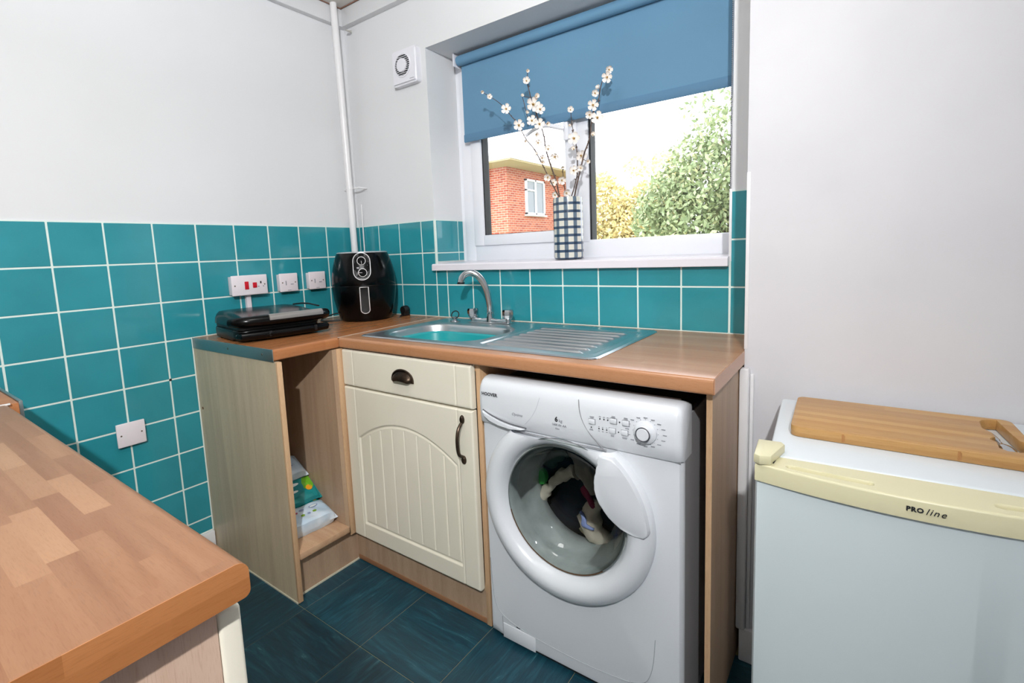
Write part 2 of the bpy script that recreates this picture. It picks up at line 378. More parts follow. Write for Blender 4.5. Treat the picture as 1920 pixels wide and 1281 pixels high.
# reveal tiles (left cheek of the window recess)
def rtile(y0, y1, z0, z1):
    bm = B(); box(bm, RX0, RX0+TT, y0+G, y1-G, z0+G, z1-G, .0015, 1); mk('tile', bm, tile_m, wb)
for (y0, y1) in ((.004, .160), (.160, .20)):
    rtile(y0, y1, 1.17, 1.212); rtile(y0, y1, 1.212, 1.366)
bm = B(); box(bm, RX0, RX0+.003, .0, .2, 1.17, 1.367); box(bm, RX0-.002, RX0+.006, -.0058, .004, 1.16, 1.37, .001); mk('grout', bm, grout_m, wb)
bm = B(); box(bm, RX1-.006, RX1+.002, -.0062, .2, 1.145, 1.372, .001); mk('grout', bm, gloss_white, wb)
# ---- floor tiles
FT = mat('petrol_vinyl_tile', '#1D4A5B', .38)
def floor_mat():
    m, t, b = nodes('petrol_marbled_vinyl'); b.inputs['Roughness'].default_value = .36
    N = t.nodes.new; L = t.links.new; tc = N('ShaderNodeTexCoord'); oi = N('ShaderNodeObjectInfo')
    mp = N('ShaderNodeMapping'); mp.inputs['Scale'].default_value = (7, 60, 1); L(tc.outputs['Object'], mp.inputs[0])
    ad = N('ShaderNodeVectorMath'); ad.operation = 'ADD'; L(mp.outputs[0], ad.inputs[0])
    ml = N('ShaderNodeMath'); ml.operation = 'MULTIPLY'; ml.inputs[1].default_value = 50; L(oi.outputs['Random'], ml.inputs[0]); L(ml.outputs[0], ad.inputs[1])
    n = N('ShaderNodeTexNoise'); n.inputs['Scale'].default_value = 1; n.inputs['Detail'].default_value = 7; n.inputs['Roughness'].default_value = .62; n.inputs['Distortion'].default_value = 1.0; L(ad.outputs[0], n.inputs['Vector'])
    r = N('ShaderNodeValToRGB'); e = r.color_ramp.elements; e[0].position = .30; e[0].color = lin('#12323F'); e[1].position = .80; e[1].color = lin('#5C8790')
    k = e.new(.5); k.color = lin('#163E4C'); k = e.new(.64); k.color = lin('#1E4F5D'); L(n.outputs[0], r.inputs[0]); L(r.outputs[0], b.inputs['Base Color'])
    return m
FM = floor_mat()
bm = B(); box(bm, -.1492, .1492, -.1492, .1492, .0, .0042, .0008, 1); fme = bpy.data.meshes.new('tile'); bm.to_mesh(fme); bm.free(); fme.materials.append(FM)
for i in range(11):
    for j in range(-4, 8):
        x, y = .06+.3*i+.15-.3+.0, -.868-.3*4+.15+.3*j
        if x-.15 > XR or (y < -1.9 and x < 1.6): continue
        if x > 2.0 and y > -.2: continue
        o = bpy.data.objects.new('tile', fme); COL.objects.link(o); o.location = (x, y, -.0042); o.parent = fl; o.rotation_euler = (0, 0, math.pi/2*((i+j) % 2))

# ================================================================== WINDOW
win = thing('window_1', None, None, (0, .2, 1.17), kind='structure')
WY = .20
bm = B()
box(bm, .575, .640, WY, WY+.06, 1.165, 2.13, .004); box(bm, .640, 1.842, WY, WY+.06, 1.165, 1.2405, .004)
box(bm, .640, 1.842, WY, WY+.06, 2.07, 2.13, .004); box(bm, 1.797, 1.842, WY, WY+.06, 1.232, 2.07, .004); box(bm, 1.205, 1.254, WY-.004, WY+.06, 1.232, 2.07, .004)
box(bm, RX0, .58, WY+.002, WY+.06, 1.165, 2.13)
mk('window_frame', bm, upvc, win)
bm = B()   # opening sash, proud of the frame
SY = WY-.012
box(bm, .640, .700, SY, WY+.04, 1.238, 2.065, .006); box(bm, 1.150, 1.205, SY, WY+.04, 1.238, 2.065, .006)
box(bm, .700, 1.150, SY, WY+.04, 1.238, 1.288, .006); box(bm, .700, 1.150, SY, WY+.04, 2.01, 2.065, .006)
sash = mk('sash', bm, upvc, win)
bm = B(); box(bm, .701, 1.149, .232, .236, 1.289, 2.009); mk('pane', bm, pane_m, sash)
bm = B(); box(bm, .7, .706, SY+.012, .245, 1.288, 2.01); box(bm, .7, 1.15, SY+.022, .245, 1.286, 1.2905); box(bm, 1.146, 1.15, SY+.012, .245, 1.288, 2.01); mk('gasket', bm, dark, sash)
bm = B(); box(bm, 1.256, 1.795, .236, .240, 1.234, 2.068); mk('pane', bm, pane_m, win)
bm = B(); box(bm, 1.254, 1.262, WY+.004, .25, 1.232, 2.07); box(bm, 1.254, 1.797, WY+.018, .25, 1.230, 1.2345); box(bm, 1.793, 1.797, WY+.01, .25, 1.232, 2.07); mk('gasket', bm, dark, win)
bm = B(); box(bm, 1.155, 1.178, SY-.022, SY, 1.655, 1.73, .005); tube(bm, [(1.167, SY-.03, 1.70), (1.13, SY-.045, 1.712), (1.09, SY-.045, 1.725), (1.035, SY-.04, 1.722), (.985, SY-.04, 1.700)], [.009, .009, .009, .008, .007], 10, smooth=1)
mk('handle', bm, upvc, sash)
bm = B(); prism(bm, [(-.03, 1.131), (-.03, 1.155), (-.024, 1.161), (-.0062, 1.1615), (-.0062, 1.131)], 'X', .553, 1.838); prism(bm, [(-.0063, 1.131), (-.0063, 1.1615), (.20, 1.166), (.20, 1.146), (-.001, 1.146), (-.001, 1.131)], 'X', .5605, 1.8365); mk('window_sill', bm, mat('sill_gloss', '#E2DEE4', .25), win)

# ================================================================== ROLLER BLIND
bl = thing('roller_blind', 'blue fabric roller blind pulled halfway down over the window', 'blind', (1.21, .15, 2.09))
bm = B(); lathe(bm, [(.021, .622), (.0225, .63), (.0225, 1.80), (.021, 1.806)], (0, .15, 2.096), 'X', 28); mk('roller', bm, blind_m, bl)
bm = B()
for i in range(1): box(bm, .628, 1.803, .165, .1662, 1.762, 2.098)
mk('fabric', bm, blind_m, bl)
bm = B(); prism(bm, [(.1625, 1.7645), (.1605, 1.76), (.1605, 1.733), (.163, 1.729), (.168, 1.729), (.170, 1.733), (.170, 1.76), (.168, 1.7645)], 'X', .628, 1.803); mk('hem_bar', bm, blind_d, bl)
bm = B(); box(bm, .608, .616, .125, .20, 2.07, 2.128, .003); box(bm, .616, .623, .14, .16, 2.086, 2.106); mk('bracket', bm, plastic2, bl)
bm = B(); box(bm, 1.806, 1.82, .125, .20, 2.07, 2.128, .003); mk('bracket', bm, plastic2, bl)
bm = B(); z = 1.20
while z < 2.09:
    for yy in (.132, .160):
        bmesh.ops.create_icosphere(bm, subdivisions=1, radius=.0024, matrix=Matrix.Translation((1.812, yy, z)))
    z += .0062
mk('chain', bm, plastic2, bl)['kind'] = 'stuff'

# ================================================================== WALL FITTINGS
# corner pipe
pp = thing('corner_pipe', 'white painted vertical pipe running up the room corner', 'pipe', (.03, -.03, .912))
def ppx(z): return .024-.030*(0) + (.012-.036*(1-(z-.9)/1.5))*0
bm = B(); tube(bm, [(.034, -.055, .912), (.038, -.066, 1.5), (.044, -.080, 2.0), (.048, -.092, ZC)], .0165, 20); mk('pipe_run', bm, gloss_white, pp)
bm = B(); lathe(bm, [(.0165, -.006), (.0195, -.006), (.0195, .006), (.0165, .006)], (.0385, -.0672, 1.56), 'Z', 20, close=False); box(bm, .045, .096, -.052, -.044, 1.556, 1.564, .002); box(bm, .088, .096, -.046, -.0, 1.556, 1.564, .002); box(bm, .0, .024, -.072, -.062, 1.55, 1.557, .002); mk('pipe_clip', bm, gloss_white, pp)
bm = B(); tube(bm, [(.055, -.012, 1.48), (.054, -.012, 1.2), (.054, -.012, .912)], .0035, 8); mk('thin_cable', bm, gloss_white, pp)
h_ = B(); tube(h_, [(.058, 0, 2.335), (.058, -.03, 2.335), (.066, -.042, 2.33), (.082, -.036, 2.326), (.084, -.022, 2.33)], .0032, 8, smooth=1)
tag(mk('wall_hook', h_, mat('hook_paint', '#B9B6B0', .4)), 'small bent metal hook in the corner just under the ceiling boxing', 'hook')
# extractor fan
fan = thing('extractor_fan', 'square white extractor fan on the wall left of the window', 'fan', (.45, 0, 2.065))
fx0, fx1, fz0, fz1 = .372, .527, 1.990, 2.146; fcx, fcz = .445, 2.073
bm = B(); prism(bm, rrect(.156, .156, .012, 4, .4495, 2.068), 'Y', -.036, 0, bev=.0); bmesh.ops.bevel(bm, geom=[e for e in bm.edges if abs(e.verts[0].co.y+.036) < 1e-4 and abs(e.verts[1].co.y+.036) < 1e-4], offset=.008, segments=3, affect='EDGES'); mk('housing', bm, plastic2, fan)
bm = B(); lathe(bm, [(.047, 0), (.047, -.0006)], (fcx, -.0362, fcz), 'Y', 40); mk('opening', bm, dark, fan)
bm = B()
for k in range(-5, 6):
    z = fcz+k*.0088; w = math.sqrt(max(0, .049**2-(z-fcz)**2)); box(bm, fcx-w, fcx+w, -.0415, -.0365, z-.0011, z+.0011, .0004, 1)
mk('grille_slats', bm, plastic2, fan, kind='stuff')
bm = B(); lathe(bm, [(.0, -.046), (.024, -.046), (.029, -.0445), (.031, -.037)], (fcx-.003, 0, fcz), 'Y', 36, close=False); mk('centre_disc', bm, plastic2, fan)
bm = B(); lathe(bm, [(.047, -.0362), (.047, -.040), (.052, -.040), (.054, -.0362)], (fcx, 0, fcz), 'Y', 40, close=False); mk('rim', bm, plastic2, fan)
bm = B(); box(bm, .487, .512, -.0368, -.0358, 2.005, 2.0075); mk('maker_mark', bm, ink2, fan)
# sockets on the left wall
def plate(name, label, cat, y0, y1, z0, z1, depth=.04, group=None):
    t = thing(name, label, cat, (.005, (y0+y1)/2, z0), group)
    bm = B(); box(bm, .0052, depth-.008, y0+.004, y1-.004, z0+.004, z1-.004, .002); mk('back_box', bm, plastic, t)
    bm = B(); box(bm, depth-.008, depth, y0, y1, z0, z1, .003, 3); mk('face_plate', bm, plastic, t)
    for yy in (y0+.013, y1-.013):
        bm = B(); lathe(bm, [(.003, depth-.0005), (.003, depth+.0006)], (0, yy, (z0+z1)/2), 'X', 12); mk('screw', bm, screw_m, t)
    return t
c1 = plate('cooker_switch', 'long white cooker switch and socket with two red rockers', 'switch', -.709, -.553, 1.063, 1.149, .044)
X_ = .044
bm = B(); box(bm, X_, X_+.0035, -.655, -.638, 1.088, 1.122, .0015); mk('large_red_rocker', bm, red_m, c1)
bm = B(); box(bm, X_, X_+.0035, -.620, -.602, 1.093, 1.116, .0015); mk('small_red_rocker', bm, red_m, c1)
bm = B(); box(bm, X_-.001, X_+.0006, -.586, -.580, 1.110, 1.120); mk('socket_slot', bm, dark, c1)
for yy in (-.594, -.572):
    bm = B(); box(bm, X_-.001, X_+.0006, yy-.003, yy+.003, 1.096, 1.100); mk('socket_slot', bm, ink2, c1)
for nm, y0, y1, lb in (('switched_fuse_outlet', -.492, -.402, 'square white fused outlet plate, middle of the three on the left wall'), ('switched_fuse_outlet', -.342, -.252, 'square white fused outlet plate nearest the air fryer')):
    t = plate(nm, lb, 'switch', y0, y1, 1.062, 1.146, .040)
    bm = B(); box(bm, .040, .0425, y0+.028, y0+.031, 1.092, 1.112); mk('switch_edge', bm, ink2, t)
    bm = B(); box(bm, .040, .0425, y0+.053, y0+.066, 1.094, 1.097); box(bm, .040, .0415, y0+.036, y0+.052, 1.068, 1.070); mk('print_mark', bm, ink2, t, kind='stuff')
c4 = plate('blanking_plate', 'square white blank plate low on the tiles beside the near worktop', 'switch', -1.159, -1.069, .548, .636, .024)
bm = B(); prism(bm, rrect(.020, .107, .002, 2, -.630, 1.009), 'X', .0055, .020); cable = mk('cable_trunking', bm, plastic)
tag(cable, 'short white plastic cable trunking under the red-switched cooker plate', 'trunking')

# ================================================================== WORKTOPS
def bull(d, z0, z1, r=.008, back=0.0, n=5):
    """profile (depth coord from front 0 to back), returns pts (d,z) anticlockwise for a counter with rounded front."""
    pts = [(back, z0), (back, z1)]
    for i in range(n+1):
        a = math.pi/2*i/n; pts.append((d-r+r*math.sin(a), z1-r+r*math.cos(a)))
    for i in range(n+1):
        a = math.pi/2*i/n; pts.append((d-r*.6+r*.6*math.cos(a), z0+r*.6-r*.6*math.sin(a)))
    return pts
WZ0, WZ1 = .872, .910
bw = thing('sink_worktop', 'beech-effect laminate worktop under the window holding the steel sink', 'worktop', (1.27, -.3, WZ0))
bm = B(); prf = [(-p[0], p[1]) for p in bull(.607, WZ0, WZ1, .010, .545)]
prism(bm, prf, 'X', .6047, 1.931)
prism(bm, [(.6002, -.545), (.672, -.545), (.672, -.0055), (.5607, -.0055)], 'Z', WZ0, WZ1); box(bm, 1.605, 1.931, -.545, -.0055, WZ0, WZ1); box(bm, .672, 1.605, -.058, -.0055, WZ0, WZ1); box(bm, .672, 1.605, -.545, -.534, WZ0, WZ1)
mk('counter_slab', bm, wtX, bw)
bm = B(); box(bm, 1.931, 1.9325, -.60, -.02, WZ0+.001, WZ1-.0008); box(bm, 1.9325, 1.9326, -.6, -.3, WZ0+.001, WZ1-.001); mk('end_edging', bm, grain('worktop_end_edge', '#C69A7C', '#BD8E70', 'Y', rough=.3), bw)
lw_ = thing('left_worktop', 'beech-effect worktop along the left wall carrying the grill and air fryer', 'worktop', (.3, -.45, WZ0))
bm = B(); prism(bm, bull(.607, WZ0, WZ1, .010, .5595), 'Y', -.8655, -.6085); box(bm, .0055, .5595, -.8655, -.0055, WZ0, WZ1)
prism(bm, [(.5595, -.6085), (.5999, -.6085), (.5599, -.0055), (.5595, -.0055)], 'Z', WZ0, WZ1)
mk('counter_slab', bm, wtY, lw_)
bm = B(); prism(bm, [(.6025, -.6085), (.6060, -.6085), (.5605, -.0055), (.5570, -.0055)], 'Z', WZ1-.001, WZ1+.0012); mk('joint_strip', bm, mat('joint_strip_alu', '#D8C8B8', .35, .3), lw_, label='pale metal strip covering the joint between the two worktops')
bm = B(); box(bm, .0055, .607, -.8685, -.8655, WZ0-.004, WZ1+.001, .001); es = mk('end_cap', bm, capsteel, lw_)
for xx in (.30, .54):
    bm = B(); lathe(bm, [(.0045, -.8688), (.0035, -.8698)], (xx, 0, .89), 'Y', 12); mk('screw', bm, screw_m, es)
# near worktop
nw = thing('near_worktop', 'large beech stave worktop in the near left foreground', 'worktop', (1.2, -1.8, WZ0))
bm = B(); prf = [(-1.51-.6+p[0], p[1]) for p in bull(.6, WZ0, WZ1, .012, .03)]
prism(bm, prf, 'X', .655, 1.700); mk('counter_slab', bm, wtN, nw)
bm = B(); prf = [(-1.51-.6+p[0], p[1]) for p in bull(.6, WZ0, WZ1, .012, .03)]
prism(bm, prf, 'X', 1.7, 1.7012); mk('end_edging', bm, wtNe, nw)
bm = B(); box(bm, .650, .656, -2.10, -1.509, WZ1-.002, WZ1+.0015, .0005); mk('joint_strip', bm, mat('white_joint', '#DCD9D6', .4), nw)
cw = thing('corner_worktop', 'sliver of worktop with a metal end strip at the far left edge', 'worktop', (.3, -1.8, WZ0))
bm = B(); box(bm, .0055, .649, -2.10, -1.494, WZ0, WZ1-.001, .003); mk('counter_slab', bm, wtY, cw)
bm = B(); box(bm, .0055, .645, -1.494, -1.487, WZ0-.004, WZ1+.001, .001); mk('end_cap', bm, capsteel, cw)
nc = thing('near_cabinet', 'base cabinet under the near worktop with pale beech side', 'cabinet', (1.3, -1.8, 0))
bm = B(); box(bm, 1.660, 1.678, -2.10, -1.535, 0, .870, .001); mk('side_panel', bm, beech_pink, nc)
bm = B(); box(bm, .02, 1.660, -2.10, -1.55, .12, .869); mk('carcass', bm, beech, nc)
bm = B(); box(bm, .05, 1.65, -1.58, -1.565, 0, .12); mk('plinth', bm, beech, nc)
for x0, x1 in ((1.085, 1.680), (.70, 1.080)):
    bm = B(); box(bm, x0, x1, -1.5345, -1.512, .13, .855, .004, 3); mk('door', bm, cream, nc)

# ================================================================== CORNER SHELF UNIT
su = thing('shelf_unit', 'open beech corner shelf unit with a tall end panel', 'shelf', (.3, -.7, 0))
bm = B(); box(bm, .003, .614, -.8655, -.848, .002, .868); mk('end_panel', bm, beech_end, su)
bm = B(); box(bm, .614, .624, -.8655, -.848, .002, .868, .001); mk('edge_band', bm, beech_edge, su)
bm = B(); box(bm, .20, .606, -.640, -.622, .15, .868); mk('side_panel', bm, beech, su)
bm = B(); box(bm, .182, .20, -.847, -.622, .02, .868); mk('back_panel', bm, beech_pink, su)
bm = B(); box(bm, .20, .630, -.8475, -.6405, .158, .182, .002); mk('shelf', bm, grain('shelf_beech', '#C2A080', '#B58F70', 'X', rough=.5), su)
bm = B(); box(bm, .570, .585, -.8475, -.5745, .003, .157); mk('plinth', bm, beech, su)
bm = B(); box(bm, .585, .589, -.8475, -.5745, .0, .006); box(bm, .02, .62, -.8695, -.8658, 0, .005); mk('sealant_bead', bm, mat('sealant', '#C9C5B0', .5), su)
bm = B(); box(bm, .585, .6085, -.6215, -.58, .13, .868, .001); mk('corner_post', bm, beech_edge, su)
bm = B(); lathe(bm, [(.006, -.8657), (.006, -.8668)], (.028, 0, .62), 'Y', 12); mk('rust_spot', bm, rust, su)

# ================================================================== SINK CABINET
sc_ = thing('sink_cabinet', 'cream base cabinet with one drawer and arched door under the sink', 'cabinet', (.93, -.3, 0))
bm = B(); box(bm, .6095, 1.257, -.578, -.10, .12, .135); box(bm, .6095, .62, -.578, -.10, .12, .868); box(bm, 1.240, 1.258, -.58, -.02, .003, .868, .001); box(bm, .6095, 1.257, -.578, -.56, .845, .868)
mk('carcass', bm, beech_edge, sc_)
bm = B(); box(bm, .585, 1.2585, -.575, -.560, .012, .128); mk('plinth', bm, beech, sc_)
bm = B(); box(bm, .588, 1.26, -.5775, -.5752, .003, .022, .001); mk('plinth_seal', bm, mat('brown_seal', '#94694A', .5), sc_)
DX0, DX1 = .612, 1.238
def groove(d, w, dep): return -dep*max(0, 1-abs(d)/w)
def sdoor(x, z):
    u, v = x-DX0, z-.130; Wd, Hd = DX1-DX0, .594
    h = 0.
    for gx in (.062, Wd-.062): h += groove(u-gx, .0036, .0025) if not (.055 < v < .475) or True else 0
    # arch panel
    cx = Wd/2; px = .068; top = .405+.085*(1-((u-cx)/(cx-px))**2)
    d = min(u-px, Wd-px-u, v-.062, top-v)
    if d > 0:
        h = 0
        if d < .018: h -= .0045*math.sin(math.pi*min(1, d/.012)/1) if d < .012 else 0
        h -= .0026*min(1, d/.012)
        if d > .016:
            for k in range(1, 8):
                gx = px+(Wd-2*px)*k/8; h += groove(u-gx, .0032, .0028)
    e = min(u, Wd-u, v, Hd-v)
    if e < .006: h -= .006-math.sqrt(max(0, .006**2-(.006-e)**2))
    return h
def sdrawer(x, z):
    u, v = x-DX0, z-.729; Wd, Hd = DX1-DX0, .137; h = 0.
    for gx in (.062, Wd-.062): h += groove(u-gx, .0036, .0025)
    e = min(u, Wd-u, v, Hd-v)
    if e < .006: h -= .006-math.sqrt(max(0, .006**2-(.006-e)**2))
    return h
def slab(fn, z0, z1, nx, nz, yf=-.6035, yb=-.581):
    bm, g = hfield(fn, DX0, DX1, z0, z1, nx, nz, lambda u, v, h: (u, yf-h, v))
    loop = g[0][:]+[r[-1] for r in g[1:]]+g[-1][::-1][1:]+[r[0] for r in g[::-1][1:-1]]
    back = [bm.verts.new((v.co.x, yb, v.co.z)) for v in loop]; n = len(loop)
    for i in range(n): bm.faces.new((loop[i], back[i], back[(i+1) % n], loop[(i+1) % n]))
    bm.faces.new(back); return bm
door = mk('door', slab(sdoor, .130, .724, 330, 260), cream, sc_, ang=60)
dr = mk('drawer', slab(sdrawer, .729, .866, 320, 40), cream, sc_, ang=60)
# bow handle
bm = B(); hx, hy = 1.198, -.604
tube(bm, [(hx, hy-.006, .682), (hx, hy-.022, .668), (hx, hy-.029, .64), (hx, hy-.029, .61), (hx, hy-.024, .585), (hx, hy-.006, .574)], [.005, .0055, .0055, .0055, .0055, .005], 10, smooth=2)
for zz in (.693, .562): lathe(bm, [(.0, -.0075), (.006, -.007), (.0085, -.003), (.009, 0)], (hx, hy, zz), 'Y', 14, close=False, sy=1.6)
mk('handle', bm, brass, door)
# cup handle
bm = B(); cx, cz, R_ = .940, .789, .047; nA, nB = 20, 8; rows = []
for j in range(nB+1):
    b = math.pi/2*j/nB; row = []
    for i in range(nA+1):
        a = math.pi*i/nA; row.append(bm.verts.new((cx+R_*math.cos(a)*(math.cos(b)*.25+.75 if j < nB else .75), -.604-.023*math.sin(b)*(math.sin(a)**.35 if math.sin(a) > 0 else 0), cz+.030*math.sin(a)*(math.cos(b)*.7+.3)-.010*math.sin(b))))
    rows.append(row)
for a, b in zip(rows, rows[1:]):
    for i in range(nA): bm.faces.new((a[i], a[i+1], b[i+1], b[i]))
bmesh.ops.solidify(bm, geom=bm.faces[:], thickness=.002)
tube(bm, [(cx+(R_+.003)*math.cos(math.pi*i/16), -.6055, cz+.033*math.sin(math.pi*i/16)) for i in range(17)], .0032, 8)
for s in (-1, 1): box(bm, cx+s*(R_+.001)-.006, cx+s*(R_+.001)+.006, -.608, -.604, cz-.009, cz+.004, .002)
mk('cup_handle', bm, brass, dr)
# right hand support panel
bm = B(); box(bm, 1.9095, 1.9225, -.575, -.03, .002, .868); sp_ = mk('support_panel', bm, beech)
rehome(sp_, (1.916, -.3, 0)); tag(sp_, 'upright beech end panel between washing machine and right wall', 'panel')
bm = B(); box(bm, 1.9095, 1.9225, -.5765, -.5752, .002, .868); mk('edge_band', bm, beech_edge, sp_)
bm = B(); box(bm, 1.888, 1.9093, -.35, -.29, .80, .868, .001); mk('batten', bm, beech, sp_)

# ================================================================== SINK
sk = thing('kitchen_sink', 'stainless steel sink with ribbed drainer set in the worktop', 'sink', (1.14, -.3, .91))
SX0, SX1, SY0, SY1 = .652, 1.626, -.553, -.040
bcx, bcy, bw2, bh2, br_ = .912, -.330, .226, .160, .105
def sdr(x, y, cx, cy, a, b, r):
    qx, qy = abs(x-cx)-a+r, abs(y-cy)-b+r; return math.hypot(max(qx, 0), max(qy, 0))+min(max(qx, qy), 0)-r
def ss(t): t = max(0, min(1, t)); return t*t*(3-2*t)
def sinkh(x, y):
    e = -sdr(x, y, (SX0+SX1)/2, (SY0+SY1)/2, (SX1-SX0)/2, (SY1-SY0)/2, .03)
    h = .0008+.0036*ss(e/.007)-.0022*ss((e-.010)/.010)
    d = sdr(x, y, bcx, bcy, bw2, bh2, br_)
    if d < .02: h -= .004*ss((.02-d)/.02)
    if d < 0: h -= .150*ss(-d/.040)
    # drainer
    dd = sdr(x, y, 1.385, -.295, .205, .205, .03)
    if dd < 0: h -= .0035*ss(-dd/.012)
    if 1.20 < x < 1.56:
        k = (y+.475)/.0475; kk = round(k)
        if 0 <= kk <= 7:
            t = max(0, 1-abs(y+.475-kk*.0475)/.0075); x1 = 1.555
            endf = ss((x-1.20)/.02)*ss((x1-x)/.02); h += .0062*ss(t)*endf
    return h
bm, g_ = hfield(sinkh, SX0, SX1, SY0, SY1, 380, 210, lambda u, v, h: (u, v, .9102+h))
rm = [v for v in bm.verts if sdr(v.co.x, v.co.y, (SX0+SX1)/2, (SY0+SY1)/2, (SX1-SX0)/2, (SY1-SY0)/2, .03) > .0005]
bmesh.ops.delete(bm, geom=rm, context='VERTS'); mk('basin', bm, sinksteel, sk, ang=180)
bm = B(); lathe(bm, [(.0, 0), (.006, -.001), (.012, -.0035), (.0155, -.004), (.0165, 0)], (.91, -.182, .853), 'Y', 20, close=False); mk('overflow', bm, chrome, sk)
bm = B(); lathe(bm, [(.009, -.0045), (.009, -.003)], (.91, -.183, .853), 'Y', 16); mk('overflow_hole', bm, dark, sk)
pl = thing('sink_plug', 'black ringed plug standing on the sink rim left of the tap', 'plug', (.758, -.115, .913))
bm = B(); lathe(bm, [(.0, 0), (.022, 0), (.022, .003), (.018, .006), (.008, .008), (.009, .018), (.005, .021), (0, .021)], (.758, -.115, .9128), 'Z', 24, close=False); mk('stopper', bm, chrome, pl)
bm = B(); tube(bm, [(.758+.021*math.cos(a), -.115+.006*math.sin(a), .941+.016*math.sin(a)) for a in [2*math.pi*i/20 for i in range(21)]], .0022, 8); mk('ring', bm, black_rub, pl)
# washing-up bowl in the sink
bm = B(); outl = []
def ring_(s, z, r=.09):
    return [bm.verts.new((p[0], p[1], z)) for p in rrect(.385*s, .255*s, r*s, 8, .905, -.335)]
rs = [ring_(.86, .772, .085), ring_(1.0, .878), ring_(1.05, .884), ring_(1.05, .881), ring_(1.01, .877), ring_(.84, .768, .085)]
for a, b in zip(rs, rs[1:]):
    for i in range(len(a)): bm.faces.new((a[i], a[(i+1) % len(a)], b[(i+1) % len(a)], b[i]))
bm.faces.new(rs[0]); bm.faces.new(rs[-1]); bmesh.ops.recalc_face_normals(bm, faces=bm.faces[:])
bo = mk('washing_up_bowl', bm, teal_pl); rehome(bo, (.912, -.33, .768)); tag(bo, 'teal plastic washing-up bowl sitting in the steel sink basin', 'bowl')
# tap
tp = thing('mixer_tap', 'chrome mixer tap with swan-neck spout and two handles', 'tap', (.965, -.10, .913))
TX, TY = .932, -.092
bm = B(); tube(bm, [(TX-.088, TY, .924), (TX-.05, TY, .920), (TX, TY, .922), (TX+.05, TY, .920), (TX+.088, TY, .924)], [.013, .009, .013, .009, .013], 16, smooth=1)
box(bm, TX-.105, TX+.105, TY-.02, TY+.02, .9128, .9165, .002); lathe(bm, [(.017, .916), (.016, .925), (.0135, .945), (.013, .952)], (TX, TY, 0), 'Z', 24)
mk('bridge_body', bm, chrome, tp)
bm = B(); tube(bm, [(TX, TY, .950), (TX-.0, TY, 1.0), (TX-.008, TY-.006, 1.055), (TX-.028, TY-.018, 1.102), (TX-.055, TY-.034, 1.124), (TX-.080, TY-.05, 1.122), (TX-.094, TY-.06, 1.104), (TX-.098, TY-.063, 1.086)], [.0125, .013, .0135, .014, .014, .014, .014, .015], 20, smooth=2)
sp2 = mk('spout', bm, chrome, tp)
bm = B(); lathe(bm, [(.0135, .0), (.0145, .004), (.0135, .009)], (TX, TY, .952), 'Z', 24); mk('collar', bm, chrome, tp)
bm = B(); lathe(bm, [(.0155, 1.0785), (.0155, 1.086)], (TX-.098, TY-.063, 0), 'Z', 20); mk('aerator', bm, black_rub, tp)
for s in (-1, 1):
    bm = B(); hx = TX+s*.092
    lathe(bm, [(.012, .916), (.010, .932)], (hx, TY, 0), 'Z', 20)
    rr = lathe(bm, [(.012, .930), (.0195, .937), (.0245, .948), (.0245, .962), (.021, .970), (.0, .972)], (hx, TY, 0), 'Z', 8, close=False)
    mk('tap_handle', bm, chrome, tp, ang=20)

# ================================================================== AIR FRYER
AF = Vector((.255, -.190, .91))
af = thing('air_fryer', 'tall black rounded air fryer in the worktop corner', 'air fryer', AF)
prof = [(.0, .002), (.112, .002), (.116, .012), (.121, .014), (.133, .05), (.143, .10), (.1475, .15), (.148, .165)]
prof2 = [(.148, .1655), (.1468, .168), (.148, .1705), (.146, .21), (.139, .25), (.128, .29), (.119, .314), (.115, .317)]
bm = B(); lathe(bm, [(r, h+.91) for r, h in prof], (AF.x, AF.y, 0), 'Z', 72, close=False); mk('basket_drawer', bm, black_gloss, af)
bm = B(); lathe(bm, [(r, h+.91) for r, h in prof2], (AF.x, AF.y, 0), 'Z', 72, close=False); mk('upper_body', bm, black_gloss, af)
bm = B(); lathe(bm, [(.116, 1.2265), (.115, 1.2305), (.111, 1.232), (0, 1.2325)], (AF.x, AF.y, 0), 'Z', 60, close=False); mk('top_lid', bm, mat('lid_reflection_grey', '#B8BABD', .3, .3), af)  # pale colour paints in the reflection along the lid edge
cdir = (Vector((CAM.x, CAM.y, 0))-Vector((AF.x, AF.y, 0))).normalized()
fa = math.atan2(cdir.y, cdir.x)-.02
def rad_at(z):
    P2 = prof+prof2
    for (r0, h0), (r1, h1) in zip(P2, P2[1:]):
        if h0 <= z-.91 <= h1 and h1 > h0: return r0+(r1-r0)*(z-.91-h0)/(h1-h0)
    return .1
def on(s, z, off=.001):   # s = sideways metres along the surface (positive = camera right)
    r = rad_at(z); a = fa+s/r; return Vector((AF.x+(r+off)*math.cos(a), AF.y+(r+off)*math.sin(a), z))
def loopline(pts, w, m, par, name, off=.0015, closed=True):
    bm = B(); P3 = [on(a, b, off) for a, b in pts]
    if closed: P3.append(P3[0])
    tube(bm, P3, w, 6); return mk(name, bm, m, par)
wht = mat('white_line', '#E6E3E4', .3)
def stad(cx, cz, w, h, n=14):
    r = w/2; o = []
    for i in range(n+1): a = math.pi*i/n; o.append((cx+r*math.cos(a), cz+h/2-r+r*math.sin(a)))
    for i in range(n+1): a = math.pi+math.pi*i/n; o.append((cx+r*math.cos(a), cz-h/2+r+r*math.sin(a)))
    return o
def patch(pts, m, par, name, off=.0008):
    bm = B(); c = bm.verts.new(on(sum(p[0] for p in pts)/len(pts), sum(p[1] for p in pts)/len(pts), off+.0005)); vs = [bm.verts.new(on(a, b, off)) for a, b in pts]
    for i in range(len(vs)): bm.faces.new((c, vs[i], vs[(i+1) % len(vs)]))
    return mk(name, bm, m, par)
ox = -.003
